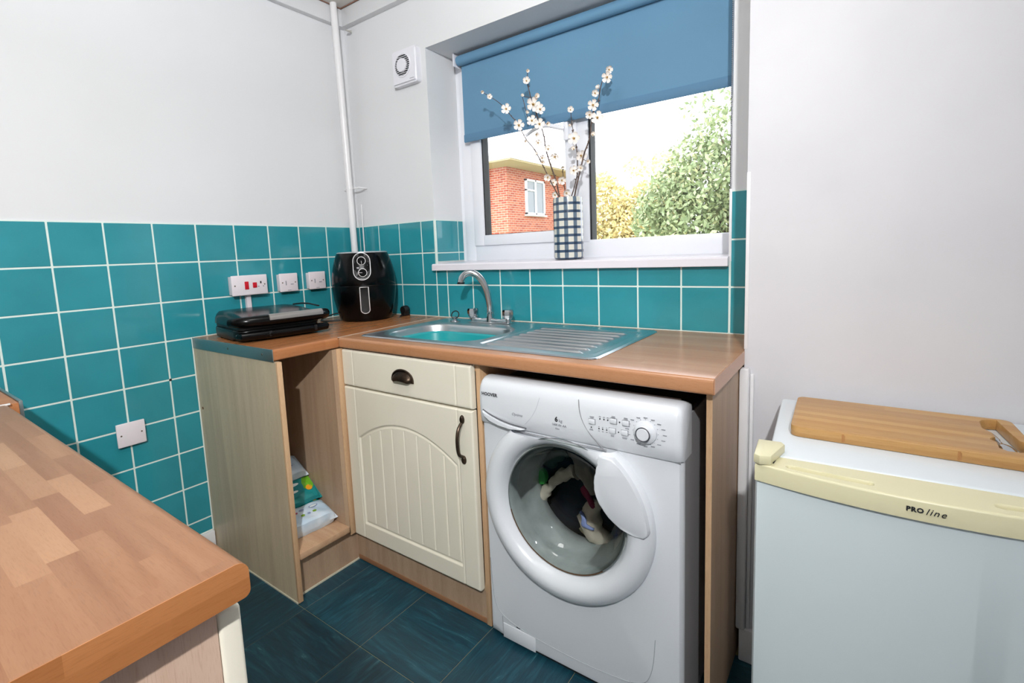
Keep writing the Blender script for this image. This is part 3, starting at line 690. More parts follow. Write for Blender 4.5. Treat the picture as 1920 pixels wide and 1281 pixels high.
cp = patch(stad(ox, 1.165, .075, .122), black_m, af, 'control_panel'); loopline(stad(ox, 1.165, .075, .122), .0017, wht, af, 'panel_outline')
for dz, nm, line in ((1.190, 'temperature_dial', ((0, 0), (.001, -.014))), (1.137, 'timer_dial', ((-.002, 0), (-.016, .001)))):
    cxx = ox+(.0 if dz > 1.16 else .003)
    bm = B(); n0 = (on(cxx, dz)-Vector((AF.x, AF.y, dz))).normalized(); c0 = on(cxx, dz, 0)
    rgt_ = Vector((-n0.y, n0.x, 0)); M4 = Matrix((rgt_, Vector((0, 0, 1)), n0)).transposed().to_4x4(); M4.translation = c0
    lathe(bm, [(.0175, 0), (.0170, .011), (.015, .0125), (0, .0125)], (0, 0, 0), 'Z', 28, close=False); bmesh.ops.transform(bm, matrix=M4, verts=bm.verts[:])
    dl = mk(nm, bm, black_gloss, af)
    bm = B(); tube(bm, [(.0178*math.cos(2*math.pi*i/28), .0178*math.sin(2*math.pi*i/28), .010) for i in range(29)], .0016, 6); bmesh.ops.transform(bm, matrix=M4, verts=bm.verts[:]); mk('dial_ring', bm, wht, dl)
    bm = B(); tube(bm, [(line[0][0], line[0][1], .0132), (line[1][0], line[1][1], .0132)], .0009, 6); bmesh.ops.transform(bm, matrix=M4, verts=bm.verts[:]); mk('pointer', bm, wht, dl)
bm = B()
for s, z in ((.024, 1.203), (.026, 1.185), (.022, 1.170), (.004, 1.165), (.026, 1.140)): box(bm, *(lambda p: (p.x-.001, p.x+.001, p.y-.001, p.y+.001, p.z-.0008, p.z+.0008))(on(s, z, .001)))
mk('tick_marks', bm, ink2, af, kind='stuff')
patch([(ox-.022, 1.162), (ox-.012, 1.162), (ox-.012, 1.156), (ox-.022, 1.156)], mat('label_grey', '#9A9AA0', .4), af, 'printed_label', .0016)
# basket handle
def hpts(w, z0, z1, n=10):
    o = [(ox+.004-w/2, z1), (ox+.004+w/2, z1)]; r = w/2
    for i in range(n+1): a = -math.pi*i/n; o.append((ox+.004+r*math.cos(a), z0+r+r*math.sin(a)))
    return o
HP = hpts(.034, .952, 1.072)
bm = B(); inn = [bm.verts.new(on(a, b, .0)) for a, b in HP]; outr = [bm.verts.new(on(a, b, .016+.012*math.sin(math.pi*(b-.952)/.12))) for a, b in HP]; n = len(HP)
for i in range(n): bm.faces.new((inn[i], inn[(i+1) % n], outr[(i+1) % n], outr[i]))
bm.faces.new(outr); bmesh.ops.recalc_face_normals(bm, faces=bm.faces[:]); hd = mk('basket_handle', bm, black_gloss, af)
bm = B(); P3 = [on(a, b, .0165+.012*math.sin(math.pi*(b-.952)/.12)) for a, b in HP]; P3.append(P3[0]); tube(bm, P3, .0018, 6); mk('handle_outline', bm, wht, hd)
bm = B(); tube(bm, [(.20, -.300, .916), (.16, -.345, .914), (.12, -.350, .914), (.085, -.325, .916), (.075, -.285, .925), (.085, -.25, .935), (.10, -.22, .935)], .0035, 8, smooth=2); mk('power_cable', bm, black_rub, af)
# plug lying behind the fryer
bm = B(); lathe(bm, [(.0, -.018), (.018, -.018), (.021, -.010), (.021, .008), (.016, .016), (.0, .018)], (.362, -.036, .940), 'Y', 20, close=False); box(bm, .347, .375, -.054, -.018, .911, .935, .004); tube(bm, [(.362, -.05, .915), (.368, -.075, .9135), (.385, -.095, .9135)], .0035, 8)
cn = mk('cable_plug', bm, black_rub); rehome(cn, (.362, -.04, .911)); tag(cn, 'black plug of a cable lying right behind the air fryer', 'plug')

# ================================================================== CONTACT GRILL
gr = thing('contact_grill', 'black folding contact grill with silver handle strip on the left worktop', 'grill', (.23, -.66, .91))
gy0, gy1 = -.805, -.475
def rot2(p, a=math.radians(-9), c=(.27, -.64)):
    x, y = p[0]-c[0], p[1]-c[1]; return (c[0]-.040+x*math.cos(a)-y*math.sin(a), -.028+c[1]+x*math.sin(a)+y*math.cos(a))
def gprism(xy, z0, z1, bev, m, name, par, seg=3):
    bm = B(); prism(bm, [rot2(p) for p in xy], 'Z', z0, z1, bev=bev, seg=seg); return mk(name, bm, m, par)
low = gprism(rrect(.30, .325, .05, 6, .26, -.64), .916, .954, .010, black_m, 'lower_body', gr)
gprism(rrect(.26, .30, .03, 4, .26, -.64), .911, .917, 0, black_rub, 'feet', gr)
gprism(rrect(.30, .31, .03, 4, .265, -.64), .953, .965, .002, black_rub, 'grill_plate', gr)
# lid: arched, sloping to the front
bm = B(); nx, ny = 22, 18; g = []
lx0, lx1, ly0, ly1 = .105, .425, -.80, -.475
def lidz(u, v):
    e = min(u, 1-u, v, 1-v); z = 1.014-.016*u*u-.004*(2*v-1)**4
    return .966+(z-.966)*min(1, (e/.07)) ** .35 if e < .07 else z
for j in range(ny+1):
    row = []
    for i in range(nx+1):
        u = i/nx; v = j/ny; u = (1-math.cos(math.pi*u))/2; v = (1-math.cos(math.pi*v))/2
        x, y = lx0+(lx1-lx0)*u, ly0+(ly1-ly0)*v; cc = .03
        ex = max(0, abs(u-.5)-.40)/.10; ey = max(0, abs(v-.5)-.42)/.08
        if ex > 0 and ey > 0: k = 1-.06*ex*ey; x = .265+(x-.265)*k; y = -.6375+(y+.6375)*k
        q = rot2((x, y)); row.append(bm.verts.new((q[0], q[1], lidz(u, v))))
    g.append(row)
for j in range(ny):
    for i in range(nx): bm.faces.new((g[j][i], g[j][i+1], g[j+1][i+1], g[j+1][i]))
lid = mk('lid', bm, mat('grill_lid_black', '#0A0B0D', .2, spec=.4), gr, ang=60)
bm = B()   # front handle: bowed bar of the lid with silver strip
hp = [rot2(p) for p in ((.385, -.815), (.425, -.79), (.438, -.72), (.440, -.63), (.438, -.53), (.425, -.47), (.39, -.45))]
tube(bm, [(p[0], p[1], .985+.0*i) for i, p in enumerate(hp)], [.016, .020, .022, .022, .022, .021, .017], 14, smooth=2); mk('lid_handle', bm, black_gloss, gr)
bm = B(); a0, a1 = rot2((.4545, -.70)), rot2((.452, -.492)); d_ = Vector((a1[0]-a0[0], a1[1]-a0[1], 0)); nrm = Vector((d_.y, -d_.x, 0)).normalized()
prof_ = [(-.008, 1.0085), (.000, 1.0065), (.006, 1.002), (.009, .995), (.0095, .987), (.006, .987), (.004, .989), (-.008, .99)]
vs0 = [bm.verts.new((a0[0]+nrm.x*p, a0[1]+nrm.y*p, z)) for p, z in prof_]; vs1 = [bm.verts.new((a1[0]+nrm.x*p, a1[1]+nrm.y*p, z)) for p, z in prof_]
for i in range(len(prof_)): bm.faces.new((vs0[i], vs0[(i+1) % 8], vs1[(i+1) % 8], vs1[i]))
bm.faces.new(vs0); bm.faces.new(vs1); bmesh.ops.recalc_face_normals(bm, faces=bm.faces[:]); mk('silver_strip', bm, silver, gr)
bm = B(); tr_ = [rot2(p) for p in ((.415, -.80), (.440, -.79), (.445, -.63), (.440, -.475), (.42, -.465))]
tube(bm, [(p[0], p[1], .934) for p in tr_], [.012, .016, .016, .016, .012], 12, smooth=1); mk('drip_tray', bm, black_gloss, gr)
for yy in (-.70, -.525):
    bm = B(); q = rot2((.452, yy)); box(bm, q[0]-.006, q[0]+.006, q[1]-.006, q[1]+.006, .926, .946, .002); mk('tray_latch', bm, black_rub, gr)
bm = B(); a0, a1 = rot2((.12, -.47)), rot2((.36, -.462)); tube(bm, [(a0[0], a0[1], 1.008), ((a0[0]+a1[0])/2, (a0[1]+a1[1])/2, 1.019), (a1[0], a1[1], 1.012)], .0035, 8, smooth=1); mk('lid_hinge_arm', bm, black_rub, gr)
# ================================================================== WET WIPES
def wipes(name, label, c, size, rz, rx, cols, spots, group=None):
    """Soft flow-wrapped packet: pillow body, crimped ends."""
    t = thing(name, label, 'wipes', (0, 0, 0), group)
    L_, W_, H_ = size; bm = B(); nx, ny = 26, 14; top, bot = [], []
    Mx = Matrix.Translation(c) @ Matrix.Rotation(rz, 4, 'Z') @ Matrix.Rotation(rx, 4, 'X')
    for side, store in ((1, top), (-1, bot)):
        for i in range(nx+1):
            row = []
            for j in range(ny+1):
                u = 2*i/nx-1; v = 2*j/ny-1
                hx = (1-abs(u)**8)**.5 if abs(u) < 1 else 0; hy = (1-abs(v)**7)**.5 if abs(v) < 1 else 0
                z = side*H_/2*hx*hy+.0015*math.sin(9*u+5*v)*hx*hy
                flare = 1+.10*abs(u)**8; p = Vector((L_/2*u, W_/2*v*flare*(1-.05*abs(u)**2), z))
                row.append(bm.verts.new(p))
            store.append(row)
    for store, fl_ in ((top, False), (bot, True)):
        for i in range(nx):
            for j in range(ny):
                f = (store[i][j], store[i+1][j], store[i+1][j+1], store[i][j+1]); bm.faces.new(f if not fl_ else f[::-1])
    bmesh.ops.remove_doubles(bm, verts=bm.verts[:], dist=1e-5)
    for s in (-1, 1): box(bm, s*L_/2-(.007 if s > 0 else .007), s*L_/2+.007, -W_/2*1.02, W_/2*1.02, -.0008, .0008)
    ti = t; base = mk('wrapper', bm, cols, ti); base.matrix_parent_inverse = Matrix(); base.data.transform(Matrix.Identity(4)); base.data.transform(Mx)
    for nm, (u, v, a, b_), m in spots:
        bm = B(); n = 16; hz = (1-abs(u*2/L_)**5)**.5; vs = [bm.verts.new((u+a*math.cos(2*math.pi*k/n), v+b_*math.sin(2*math.pi*k/n), 0)) for k in range(n)]
        for vv in vs:
            U, V = vv.co.x*2/L_, vv.co.y*2/W_; U = max(-.98, min(.98, U)); V = max(-.98, min(.98, V))
            vv.co.z = H_/2*(1-abs(U)**8)**.5*(1-abs(V)**7)**.5+.0022
        bm.faces.new(vs); o = mk(nm, bm, m, ti); o.data.transform(Mx)
    # recentre on the packet
    t.location = c
    for o in list(t.children): o.data.transform(Matrix.Translation(-Vector(c)))
    return t
def wrap(name, base, streaks, sc=14):
    m, t_, b = nodes(name); b.inputs['Roughness'].default_value = .28
    N = t_.nodes.new; L = t_.links.new; tc = N('ShaderNodeTexCoord'); n = N('ShaderNodeTexNoise'); n.inputs['Scale'].default_value = sc; n.inputs['Detail'].default_value = 1.5; L(tc.outputs['Object'], n.inputs['Vector'])
    r = N('ShaderNodeValToRGB'); r.color_ramp.interpolation = 'CONSTANT' if len(streaks) > 1 else 'LINEAR'; e = r.color_ramp.elements; e[0].position = 0; e[0].color = lin(base); e[1].position = streaks[0][0]; e[1].color = lin(streaks[0][1])
    for p, c in streaks[1:]: k = e.new(p); k.color = lin(c)
    L(n.outputs[0], r.inputs[0]); L(r.outputs[0], b.inputs['Base Color'])
    bp = N('ShaderNodeBump'); bp.inputs['Strength'].default_value = .5; bp.inputs['Distance'].default_value = .004; n2 = N('ShaderNodeTexNoise'); n2.inputs['Scale'].default_value = 38; L(tc.outputs['Object'], n2.inputs['Vector']); L(n2.outputs[0], bp.inputs['Height']); L(bp.outputs[0], b.inputs['Normal'])
    return m
w_white = wrap('white_wrapper', '#ECEFF2', [(.70, '#B4CBDD')], 16); w_green = wrap('teal_green_wrapper', '#0F7F80', [(.5, '#12888A'), (.60, '#6FB82A'), (.72, '#C9C22C')], 13)
gsp = mat('green_dot', '#7EA63A', .4); bsp = mat('blue_dot', '#8F9BBC', .4); rsp = mat('red_print', '#B4526A', .4); osp = mat('orange_flower', '#E39A1E', .4); wsp = mat('white_print', '#DDE8E6', .4); gbt = mat('lime_print', '#6FB52C', .4); tsp = mat('teal_print', '#0E7F86', .4)
RZ = math.radians(62)
SH = .182
def zc(z): return SH+z
wipes('wipes_packet', 'white wipes packet with green dots lying in front on the low shelf', (.500, -.738, zc(.037)), (.186, .115, .066), math.radians(84), math.radians(13), [w_white],
      [('printed_dot', (-.020, -.012, .008, .006), gsp), ('printed_dot', (.004, -.012, .006, .005), bsp), ('printed_dot', (.026, -.012, .008, .006), gsp), ('printed_mark', (-.035, .012, .006, .005), rsp), ('printed_mark', (-.012, .018, .010, .006), bsp), ('printed_ring', (.035, .018, .018, .008), bsp), ('lid_label', (.035, .018, .014, .005), wsp)])
wipes('wipes_packet', 'teal and green wipes packet, lower of the two, behind the white one', (.428, -.740, zc(.062)), (.182, .105, .042), math.radians(86), math.radians(24), [w_green],
      [('printed_flower', (.070, -.01, .012, .010), osp), ('lime_band', (-.02, -.03, .060, .008), gbt)])
wipes('wipes_packet', 'teal and green wipes packet with orange flower, upper of the two', (.412, -.736, zc(.110)), (.188, .112, .040), math.radians(86), math.radians(36), [w_green],
      [('teal_label', (-.02, .005, .058, .036), tsp), ('printed_flower', (.062, -.006, .013, .012), osp), ('lime_end', (.076, .012, .010, .022), gbt), ('white_panel', (.005, .026, .028, .007), wsp), ('white_lettering', (.0, -.004, .018, .005), wsp), ('printed_dot', (-.05, .02, .006, .005), gbt)])
wipes('wipes_packet', 'white wipes packet at the bottom of the pile against the shelf back', (.310, -.745, zc(.078)), (.176, .110, .100), math.radians(88), math.radians(16), [w_white], [])
wipes('wipes_packet', 'white wipes packet lying topmost at the back of the pile', (.335, -.742, zc(.182)), (.182, .118, .056), math.radians(87), math.radians(26), [w_white],
      [('printed_mark', (.02, -.01, .03, .006), bsp)])

# ================================================================== WASHING MACHINE
wm = thing('washing_machine', 'white front-loading washing machine with laundry inside under the worktop', 'washing machine', (1.567, -.33, 0))
MX0, MX1, MZ0, MZ1 = 1.2705, 1.864, .010, .800; DCX, DCZ = 1.546, .497
def rectpt(a, ins):
    c, s = math.cos(a), math.sin(a); xa, xb, za, zb = MX0+ins-DCX, MX1-ins-DCX, MZ0+ins-DCZ, MZ1-DCZ
    t = min([v/c for v in (xa, xb) if v*c > 1e-9]+[v/s for v in (za, zb) if v*s > 1e-9]); return (DCX+t*c, DCZ+t*s)
angs = sorted(set([2*math.pi*i/96 for i in range(96)]+[math.atan2(b-DCZ, a-DCX) % (2*math.pi) for a in (MX0, MX1) for b in (MZ0, MZ1)]))
bm = B(); rings = []
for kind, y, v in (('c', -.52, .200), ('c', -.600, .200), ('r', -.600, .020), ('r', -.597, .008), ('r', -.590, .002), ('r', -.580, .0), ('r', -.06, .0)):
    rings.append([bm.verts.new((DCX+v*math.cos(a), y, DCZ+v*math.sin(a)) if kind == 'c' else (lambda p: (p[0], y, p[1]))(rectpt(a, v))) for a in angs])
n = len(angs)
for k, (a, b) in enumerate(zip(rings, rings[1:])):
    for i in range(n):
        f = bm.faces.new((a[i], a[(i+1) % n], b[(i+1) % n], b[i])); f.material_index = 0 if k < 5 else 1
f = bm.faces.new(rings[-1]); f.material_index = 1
bmesh.ops.recalc_face_normals(bm, faces=bm.faces[:]); mk('body', bm, [wm_white, wm_shaded_side], wm)
# fascia with rounded top
bm = B(); FP = [(-.530, .700), (-.6035, .700), (-.608, .704), (-.612, .74), (-.611, .795), (-.607, .815), (-.598, .829), (-.584, .837), (-.568, .839), (-.555, .837), (-.548, .833), (-.543, .833), (-.53, .828)]
xs = [(MX0-.0012, .012), (MX0+.004, .005), (MX0+.010, .0015), (MX0+.018, 0), (MX1-.018, 0), (MX1-.010, .0015), (MX1-.004, .005), (MX1+.0012, .012)]
rr = []
for x, ins in xs:
    rr.append([bm.verts.new((x, min(y+ins, -.53) if y < -.54 else y, z-(ins*.8 if z > .80 else 0))) for y, z in FP])
for a, b in zip(rr, rr[1:]):
    for i in range(len(FP)): bm.faces.new((a[i], b[i], b[(i+1) % len(FP)], a[(i+1) % len(FP)]))
bm.faces.new(rr[0]); bm.faces.new(rr[-1]); bmesh.ops.recalc_face_normals(bm, faces=bm.faces[:])
fa_ = mk('control_fascia', bm, wm_white, wm, ang=50)
bm = B(); box(bm, MX0+.02, MX1-.02, -.553, -.5405, .832, .8362, .001); mk('top_trim', bm, wm_grey, wm)
bm = B(); box(bm, MX0+.002, MX1-.002, -.529, -.08, .800, .812, .004); mk('top_cover', bm, mat('lid_gap_shade', '#3A3A3D', .6), wm)  # dark colour paints in the unlit gap under the worktop
def line(pts, y, w, m, par, name, smooth=1):
    bm = B(); tube(bm, [(x, y, z) for x, z in pts], w, 6, smooth=smooth); return mk(name, bm, m, par)
line([(1.605, .818), (1.606, .79), (1.614, .762), (1.632, .734), (1.658, .710), (1.672, .700)], -.6113, .0011, seam_m, fa_, 'panel_seam', 2)
line([(1.487, .806), (1.476, .775), (1.458, .745), (1.436, .722)], -.6118, .0005, mat('faint_seam', '#C0C3C9', .5), fa_, 'panel_seam', 2)
line([(MX0+.004, .703), (1.36, .699), (1.40, .697)], -.6025, .0010, seam_m, fa_, 'lower_seam', 0)
line([(1.40, .6975), (1.55, .6965), (1.68, .6975)], -.611, .0014, seam_m, fa_, 'lower_seam', 0)
line([(1.70, .7005), (MX1-.003, .7005)], -.6025, .0010, seam_m, fa_, 'lower_seam', 0)
# detergent drawer lip
bm = B(); pts = [(1.291, .740), (1.315, .728), (1.35, .718), (1.39, .711), (1.438, .709), (1.425, .704), (1.39, .7025), (1.35, .705), (1.318, .713), (1.300, .724)]
prism(bm, pts, 'Y', -.622, -.608, bev=.002); mk('drawer_grip', bm, wm_white, fa_)
line([(1.289, .7425), (1.315, .7305), (1.35, .7205), (1.39, .7135), (1.440, .7110)], -.6125, .0017, mat('grip_shadow_gap', '#55565A', .6), fa_, 'grip_gap', 1)
# dial, buttons, lamps, print
dcx, dcz = 1.781, .764
bm = B(); lathe(bm, [(.0285, -.6115), (.0275, -.618), (.023, -.622), (.018, -.623), (.0165, -.632), (.014, -.634), (0, -.634)], (dcx, 0, dcz), 'Y', 40, close=False); dl = mk('programme_dial', bm, wm_white, fa_)
bm = B(); tube(bm, [(dcx+.0165*math.cos(2*math.pi*i/32), -.6325, dcz+.0165*math.sin(2*math.pi*i/32)) for i in range(33)], .0014, 6); mk('dial_ring', bm, mat('dial_ring_dark', '#3F4048', .3), dl)
for x, z in ((1.642, .766), (1.700, .777), (1.732, .777), (1.697, .752), (1.729, .752)):
    bm = B(); box(bm, x-.0085, x+.0085, -.6155, -.611, z-.0065, z+.0065, .002); bt = mk('button', bm, wm_white, fa_)
    bm = B(); box(bm, x-.0095, x+.0095, -.6119, -.611, z-.0077, z+.0073); mk('button_gap', bm, seam_m, bt)
for x, z in ((1.664, .777), (1.675, .777), (1.685, .777), (1.716, .777), (1.640, .751), (1.661, .751), (1.671, .751), (1.682, .751), (1.713, .751)):
    bm = B(); lathe(bm, [(.0017, -.6128), (.0017, -.6115)], (x, 0, z), 'Y', 10); mk('indicator', bm, ink, fa_)
bm = B()
for x, z, w in ((1.642, .779, .012), (1.642, .776, .009), (1.664, .783, .005), (1.675, .783, .005), (1.685, .783, .005), (1.700, .789, .009), (1.700, .786, .011), (1.732, .790, .009), (1.732, .787, .010), (1.640, .746, .008), (1.640, .7435, .010), (1.661, .756, .003), (1.671, .756, .003), (1.682, .756, .003), (1.661, .745, .004), (1.671, .745, .004), (1.682, .745, .005), (1.697, .741, .009), (1.697, .738, .008), (1.729, .741, .013), (1.729, .738, .011)):
    box(bm, x-w/2, x+w/2, -.6128, -.6115, z-.0006, z+.0006)
for k in range(16):
    a = math.radians(90-360*k/16); r = .041; x, z = dcx+r*math.cos(a)*1.12, dcz+r*math.sin(a)*.86
    box(bm, x-.0045, x+.0045, -.6128, -.6112, z-.0008, z+.0008)
    box(bm, dcx+.031*math.cos(a)-.0006, dcx+.031*math.cos(a)+.0006, -.6128, -.6112, dcz+.031*math.sin(a)-.0006, dcz+.031*math.sin(a)+.0006)
mk('printed_markings', bm, ink2, fa_, kind='stuff')
text('lettering', 'HOOVER', .0135, ink, (1.287, -.6132, .7875), FRONT, fa_, offset=.0003, spacing=1.05)
text('lettering', 'Optima', .012, ink2, (1.392, -.6127, .742), FRONT, fa_, shear=.3)
text('lettering', '6', .019, ink, (1.533, -.6125, .748), FRONT, fa_, offset=.0006)
text('lettering', 'kg', .012, ink2, (1.545, -.6125, .748), FRONT, fa_)
text('lettering', '1600 A+ AA', .0085, ink2, (1.524, -.6125, .7365), FRONT, fa_, offset=.0002)
text('lettering', 'Class', .006, ink2, (1.534, -.6125, .7270), FRONT, fa_)
# front skirt seams + service flap
line([(1.270+.012, .263), (1.286, .173), (1.297, .107), (1.321, .084), (1.376, .069), (1.435, .061), (1.58, .056), (1.716, .066), (1.771, .085), (1.788, .123), (1.795, .17), (1.798, .222)], -.6004, .0009, mat('soft_seam', '#A9AFB2', .5), wm, 'front_seam', 2)
bm = B(); box(bm, 1.322, 1.439, -.6022, -.599, .014, .062, .002); mk('service_flap', bm, wm_white, wm)
line([(1.320, .082), (1.322, .012)], -.6006, .0007, seam_m, wm, 'flap_seam', 0)
bm = B(); box(bm, 1.372, 1.385, -.6012, -.5995, .066, .069); mk('flap_notch', bm, dark, wm)
bm = B(); box(bm, MX0+.03, MX1-.03, -.585, -.10, .0, .012); mk('base', bm, dark, wm)
# door ring (flattened where it meets the fascia)
bm = B(); lathe(bm, [(.198, -.585), (.256, -.600), (.2565, -.610), (.251, -.623), (.238, -.634), (.222, -.639), (.206, -.636), (.193, -.626), (.1865, -.612), (.182, -.598), (.176, -.585)], (DCX, 0, DCZ), 'Y', 96, close=False)
bmesh.ops.bisect_plane(bm, geom=bm.verts[:]+bm.edges[:]+bm.faces[:], plane_co=(0, 0, .6985), plane_no=(0, 0, 1), clear_outer=True)
drg = mk('door_ring', bm, wm_white, wm, ang=60)
bm = B(); HL = [(1.672, .692), (1.667, .680), (1.666, .668), (1.670, .660), (1.664, .648), (1.659, .636), (1.657, .620), (1.659, .602), (1.664, .584), (1.672, .566), (1.682, .550), (1.695, .536), (1.710, .525), (1.727, .517), (1.745, .512), (1.765, .508), (1.785, .507)]
HL += [(DCX+.2505*math.cos(a), DCZ+.2505*math.sin(a)) for a in [math.radians(d) for d in range(5, 52, 3)]]
prism(bm, HL, 'Y', -.6425, -.610, bev=.004, seg=3); mk('door_grip', bm, wm_white, drg, ang=50)
# rubber seal, glass bowl, drum
bm = B(); lathe(bm, [(.200, -.590), (.184, -.598), (.181, -.604), (.177, -.606), (.174, -.602), (.172, -.59), (.170, -.56), (.160, -.52), (.150, -.500), (.150, -.470), (.162, -.46), (.235, -.455)], (DCX, 0, DCZ), 'Y', 80, close=False); mk('rubber_seal', bm, glass_dark, wm, ang=60)
bm = B(); tube(bm, [(DCX+.179*math.cos(a), -.606, DCZ+.179*math.sin(a)) for a in [math.radians(195+i*5) for i in range(24)]], .0016, 6); mk('rust_stain', bm, rust, wm)
bm = B(); lathe(bm, [(.181, -.607), (.174, -.608), (.160, -.575), (.140, -.535), (.122, -.522), (.07, -.515), (.0, -.513)], (DCX, 0, DCZ), 'Y', 80, close=False); mk('door_glass', bm, wmglass, wm, ang=80)
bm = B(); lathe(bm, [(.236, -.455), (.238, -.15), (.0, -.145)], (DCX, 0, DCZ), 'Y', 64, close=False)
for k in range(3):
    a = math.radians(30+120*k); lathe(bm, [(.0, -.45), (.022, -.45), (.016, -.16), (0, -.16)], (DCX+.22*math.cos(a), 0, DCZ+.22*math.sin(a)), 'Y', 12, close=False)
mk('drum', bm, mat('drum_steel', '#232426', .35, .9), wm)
def cloth(name, label, pts, rads, m, cat='garment', flat=.6):
    bm = B(); tube(bm, pts, rads, 14, smooth=2)
    for v in bm.verts:
        p = v.co; v.co += Vector((math.sin(p.z*150+p.x*60), math.sin(p.x*130), math.sin(p.x*170+p.z*40)))*.0045
    o = mk(name, bm, m, ang=80); rehome(o, pts[0]); return tag(o, label, cat)
cl1 = mat('beige_cloth', '#D9CDBB', .85, bump=(90, .3, .003)); cl2 = mat('pale_towel', '#CFC6BA', .9, bump=(120, .4, .003)); cl3 = mat('navy_cloth', '#22252F', .9, bump=(60, .3, .004)); cl4 = mat('khaki_cloth', '#8A7F64', .9)
cloth('garment', 'beige twisted garment at the left inside the washing drum', [(1.386, -.475, .385), (1.392, -.475, .425), (1.415, -.475, .462), (1.440, -.478, .490), (1.470, -.478, .528), (1.520, -.475, .548)], [.010, .021, .016, .010, .020, .018], cl1)
cloth('garment', 'beige garment with blue trim at the right inside the drum', [(1.585, -.470, .475), (1.570, -.480, .440), (1.565, -.485, .405), (1.590, -.478, .372), (1.625, -.475, .352), (1.645, -.47, .33)], [.016, .030, .034, .026, .022, .014], cl1)
cloth('garment', 'small blue strip of cloth on the beige garment in the drum', [(1.553, -.512, .452), (1.560, -.518, .425), (1.572, -.518, .410), (1.592, -.512, .415)], [.004, .007, .006, .004], mat('blue_trim', '#6F7EA8', .8))
cloth('garment', 'crimson cloth scrap near the centre of the drum', [(1.545, -.47, .505), (1.562, -.485, .490), (1.575, -.485, .470), (1.580, -.47, .455)], [.008, .016, .015, .008], mat('crimson_cloth', '#8E2444', .8))
cloth('garment', 'grey garment hanging at the top right inside the drum', [(1.50, -.45, .60), (1.545, -.47, .575), (1.575, -.48, .540), (1.58, -.48, .515), (1.62, -.46, .52)], [.02, .03, .032, .022, .02], mat('grey_cloth', '#8C8378', .9))
cloth('garment', 'dark navy clothes heaped in the middle of the drum', [(1.42, -.36, .33), (1.48, -.38, .40), (1.55, -.37, .44), (1.60, -.36, .38), (1.66, -.34, .36)], [.06, .09, .10, .09, .05], cl3)
cloth('garment', 'khaki cloth at the lower right inside the drum', [(1.54, -.462, .385), (1.57, -.462, .355), (1.62, -.462, .335), (1.66, -.455, .35)], [.018, .026, .026, .016], cl4)
cloth('garment', 'dark green cloth at the upper left inside the drum', [(1.40, -.43, .53), (1.43, -.44, .575), (1.48, -.44, .60)], [.02, .025, .02], mat('green_cloth', '#2F4A34', .9))
bm = B(); lathe(bm, [(0, -.488), (.016, -.486), (.019, -.476), (.016, -.466), (0, -.464)], (1.404, 0, .508), 'Y', 20, close=False, sy=1.45); o = mk('dosing_ball', bm, mat('bright_green_plastic', '#2FA03A', .35)); rehome(o, (1.404, -.476, .508)); tag(o, 'bright green plastic dosing ball at the drum upper left', 'ball')

# ================================================================== FRIDGE
FA = math.radians(3.4); FO = (2.052, -.700)
def fw(x, y): return (FO[0]+x*math.cos(FA)-y*math.sin(FA), FO[1]+x*math.sin(FA)+y*math.cos(FA))
FWd = .470; FH = .800
fr = thing('fridge', 'small white under-counter fridge with yellowed cream handle strip', 'fridge', (FO[0]+.2, FO[1]+.2, 0))
def fprism(pts, z0, z1, bev, m, name, par, seg=3, lab=None):
    bm = B(); prism(bm, [fw(*p) for p in pts], 'Z', z0, z1, bev=bev, seg=seg); return mk(name, bm, m, par, label=lab)
fprism(rrect(FWd, .40, .012, 4, FWd/2, .20), .02, FH, .004, fr_white, 'cabinet', fr)
fprism(rrect(FWd-.06, .36, .01, 2, FWd/2, .20), 0, .02, 0, dark, 'base', fr)
def bow(x, y0, y1): u = (x+.018)/(FWd+.036)*2-1; return y0+(y1-y0)*(1-u*u)
xsf = [-.018+(FWd+.036)*i/28 for i in range(29)]
def bowpoly(ya, yb, yback):
    pts = [(x, bow(x, ya, yb)) for x in xsf]; pts[0] = (pts[0][0]+.004, pts[0][1]); pts[-1] = (pts[-1][0]-.004, pts[-1][1])
    return [(-.018, yback)]+[(-.018, ya+.012)]+pts+[(FWd+.018, ya+.012)]+[(FWd+.018, yback)]
dr_ = fprism(bowpoly(-.046, -.078, -.008), .06, FH-.034, .003, fr_door, 'door', fr)
fprism([(-.006, -.010), (FWd+.006, -.010), (FWd+.006, -.001), (-.006, -.001)], .07, FH-.036, 0, mat('door_gasket_grey', '#9AA3A6', .5), 'door_gasket', fr)
def striph(x, t):
    yf = bow(x, -.050, -.086); y = -.004+t*(yf+.004); h = 0.
    for x0, x1 in ((.032, .158), (.302, .428)):
        yc = bow(min(max(x, x0), x1), -.050, -.086)*.60-.004; d = math.hypot(max(x0+.008-x, 0, x-x1+.008), y-yc)-.0085
        h -= .012*ss(-d/.003)
    e = min(x+.018, FWd+.018-x, (1-t)*abs(yf+.004)); 
    if e < .004: h -= .004-math.sqrt(max(0, .004**2-(.004-e)**2))
    return h
bm, g_ = hfield(striph, -.018, FWd+.018, 0, 1, 300, 90, lambda u, v, h: (*fw(u, -.004+v*(bow(u, -.050, -.086)+.004-.0)), FH-.001+h))
loop = g_[0][:]+[r[-1] for r in g_[1:]]+g_[-1][::-1][1:]+[r[0] for r in g_[::-1][1:-1]]
lowv = [bm.verts.new((v.co.x, v.co.y, FH-.034)) for v in loop]; n = len(loop)
for i in range(n): bm.faces.new((loop[i], lowv[i], lowv[(i+1) % n], loop[(i+1) % n]))
bm.faces.new(lowv[::-1]); bmesh.ops.recalc_face_normals(bm, faces=bm.faces[:]); hs = mk('handle_strip', bm, fr_cream, fr, ang=50, label='yellowed cream plastic top strip of the fridge door')
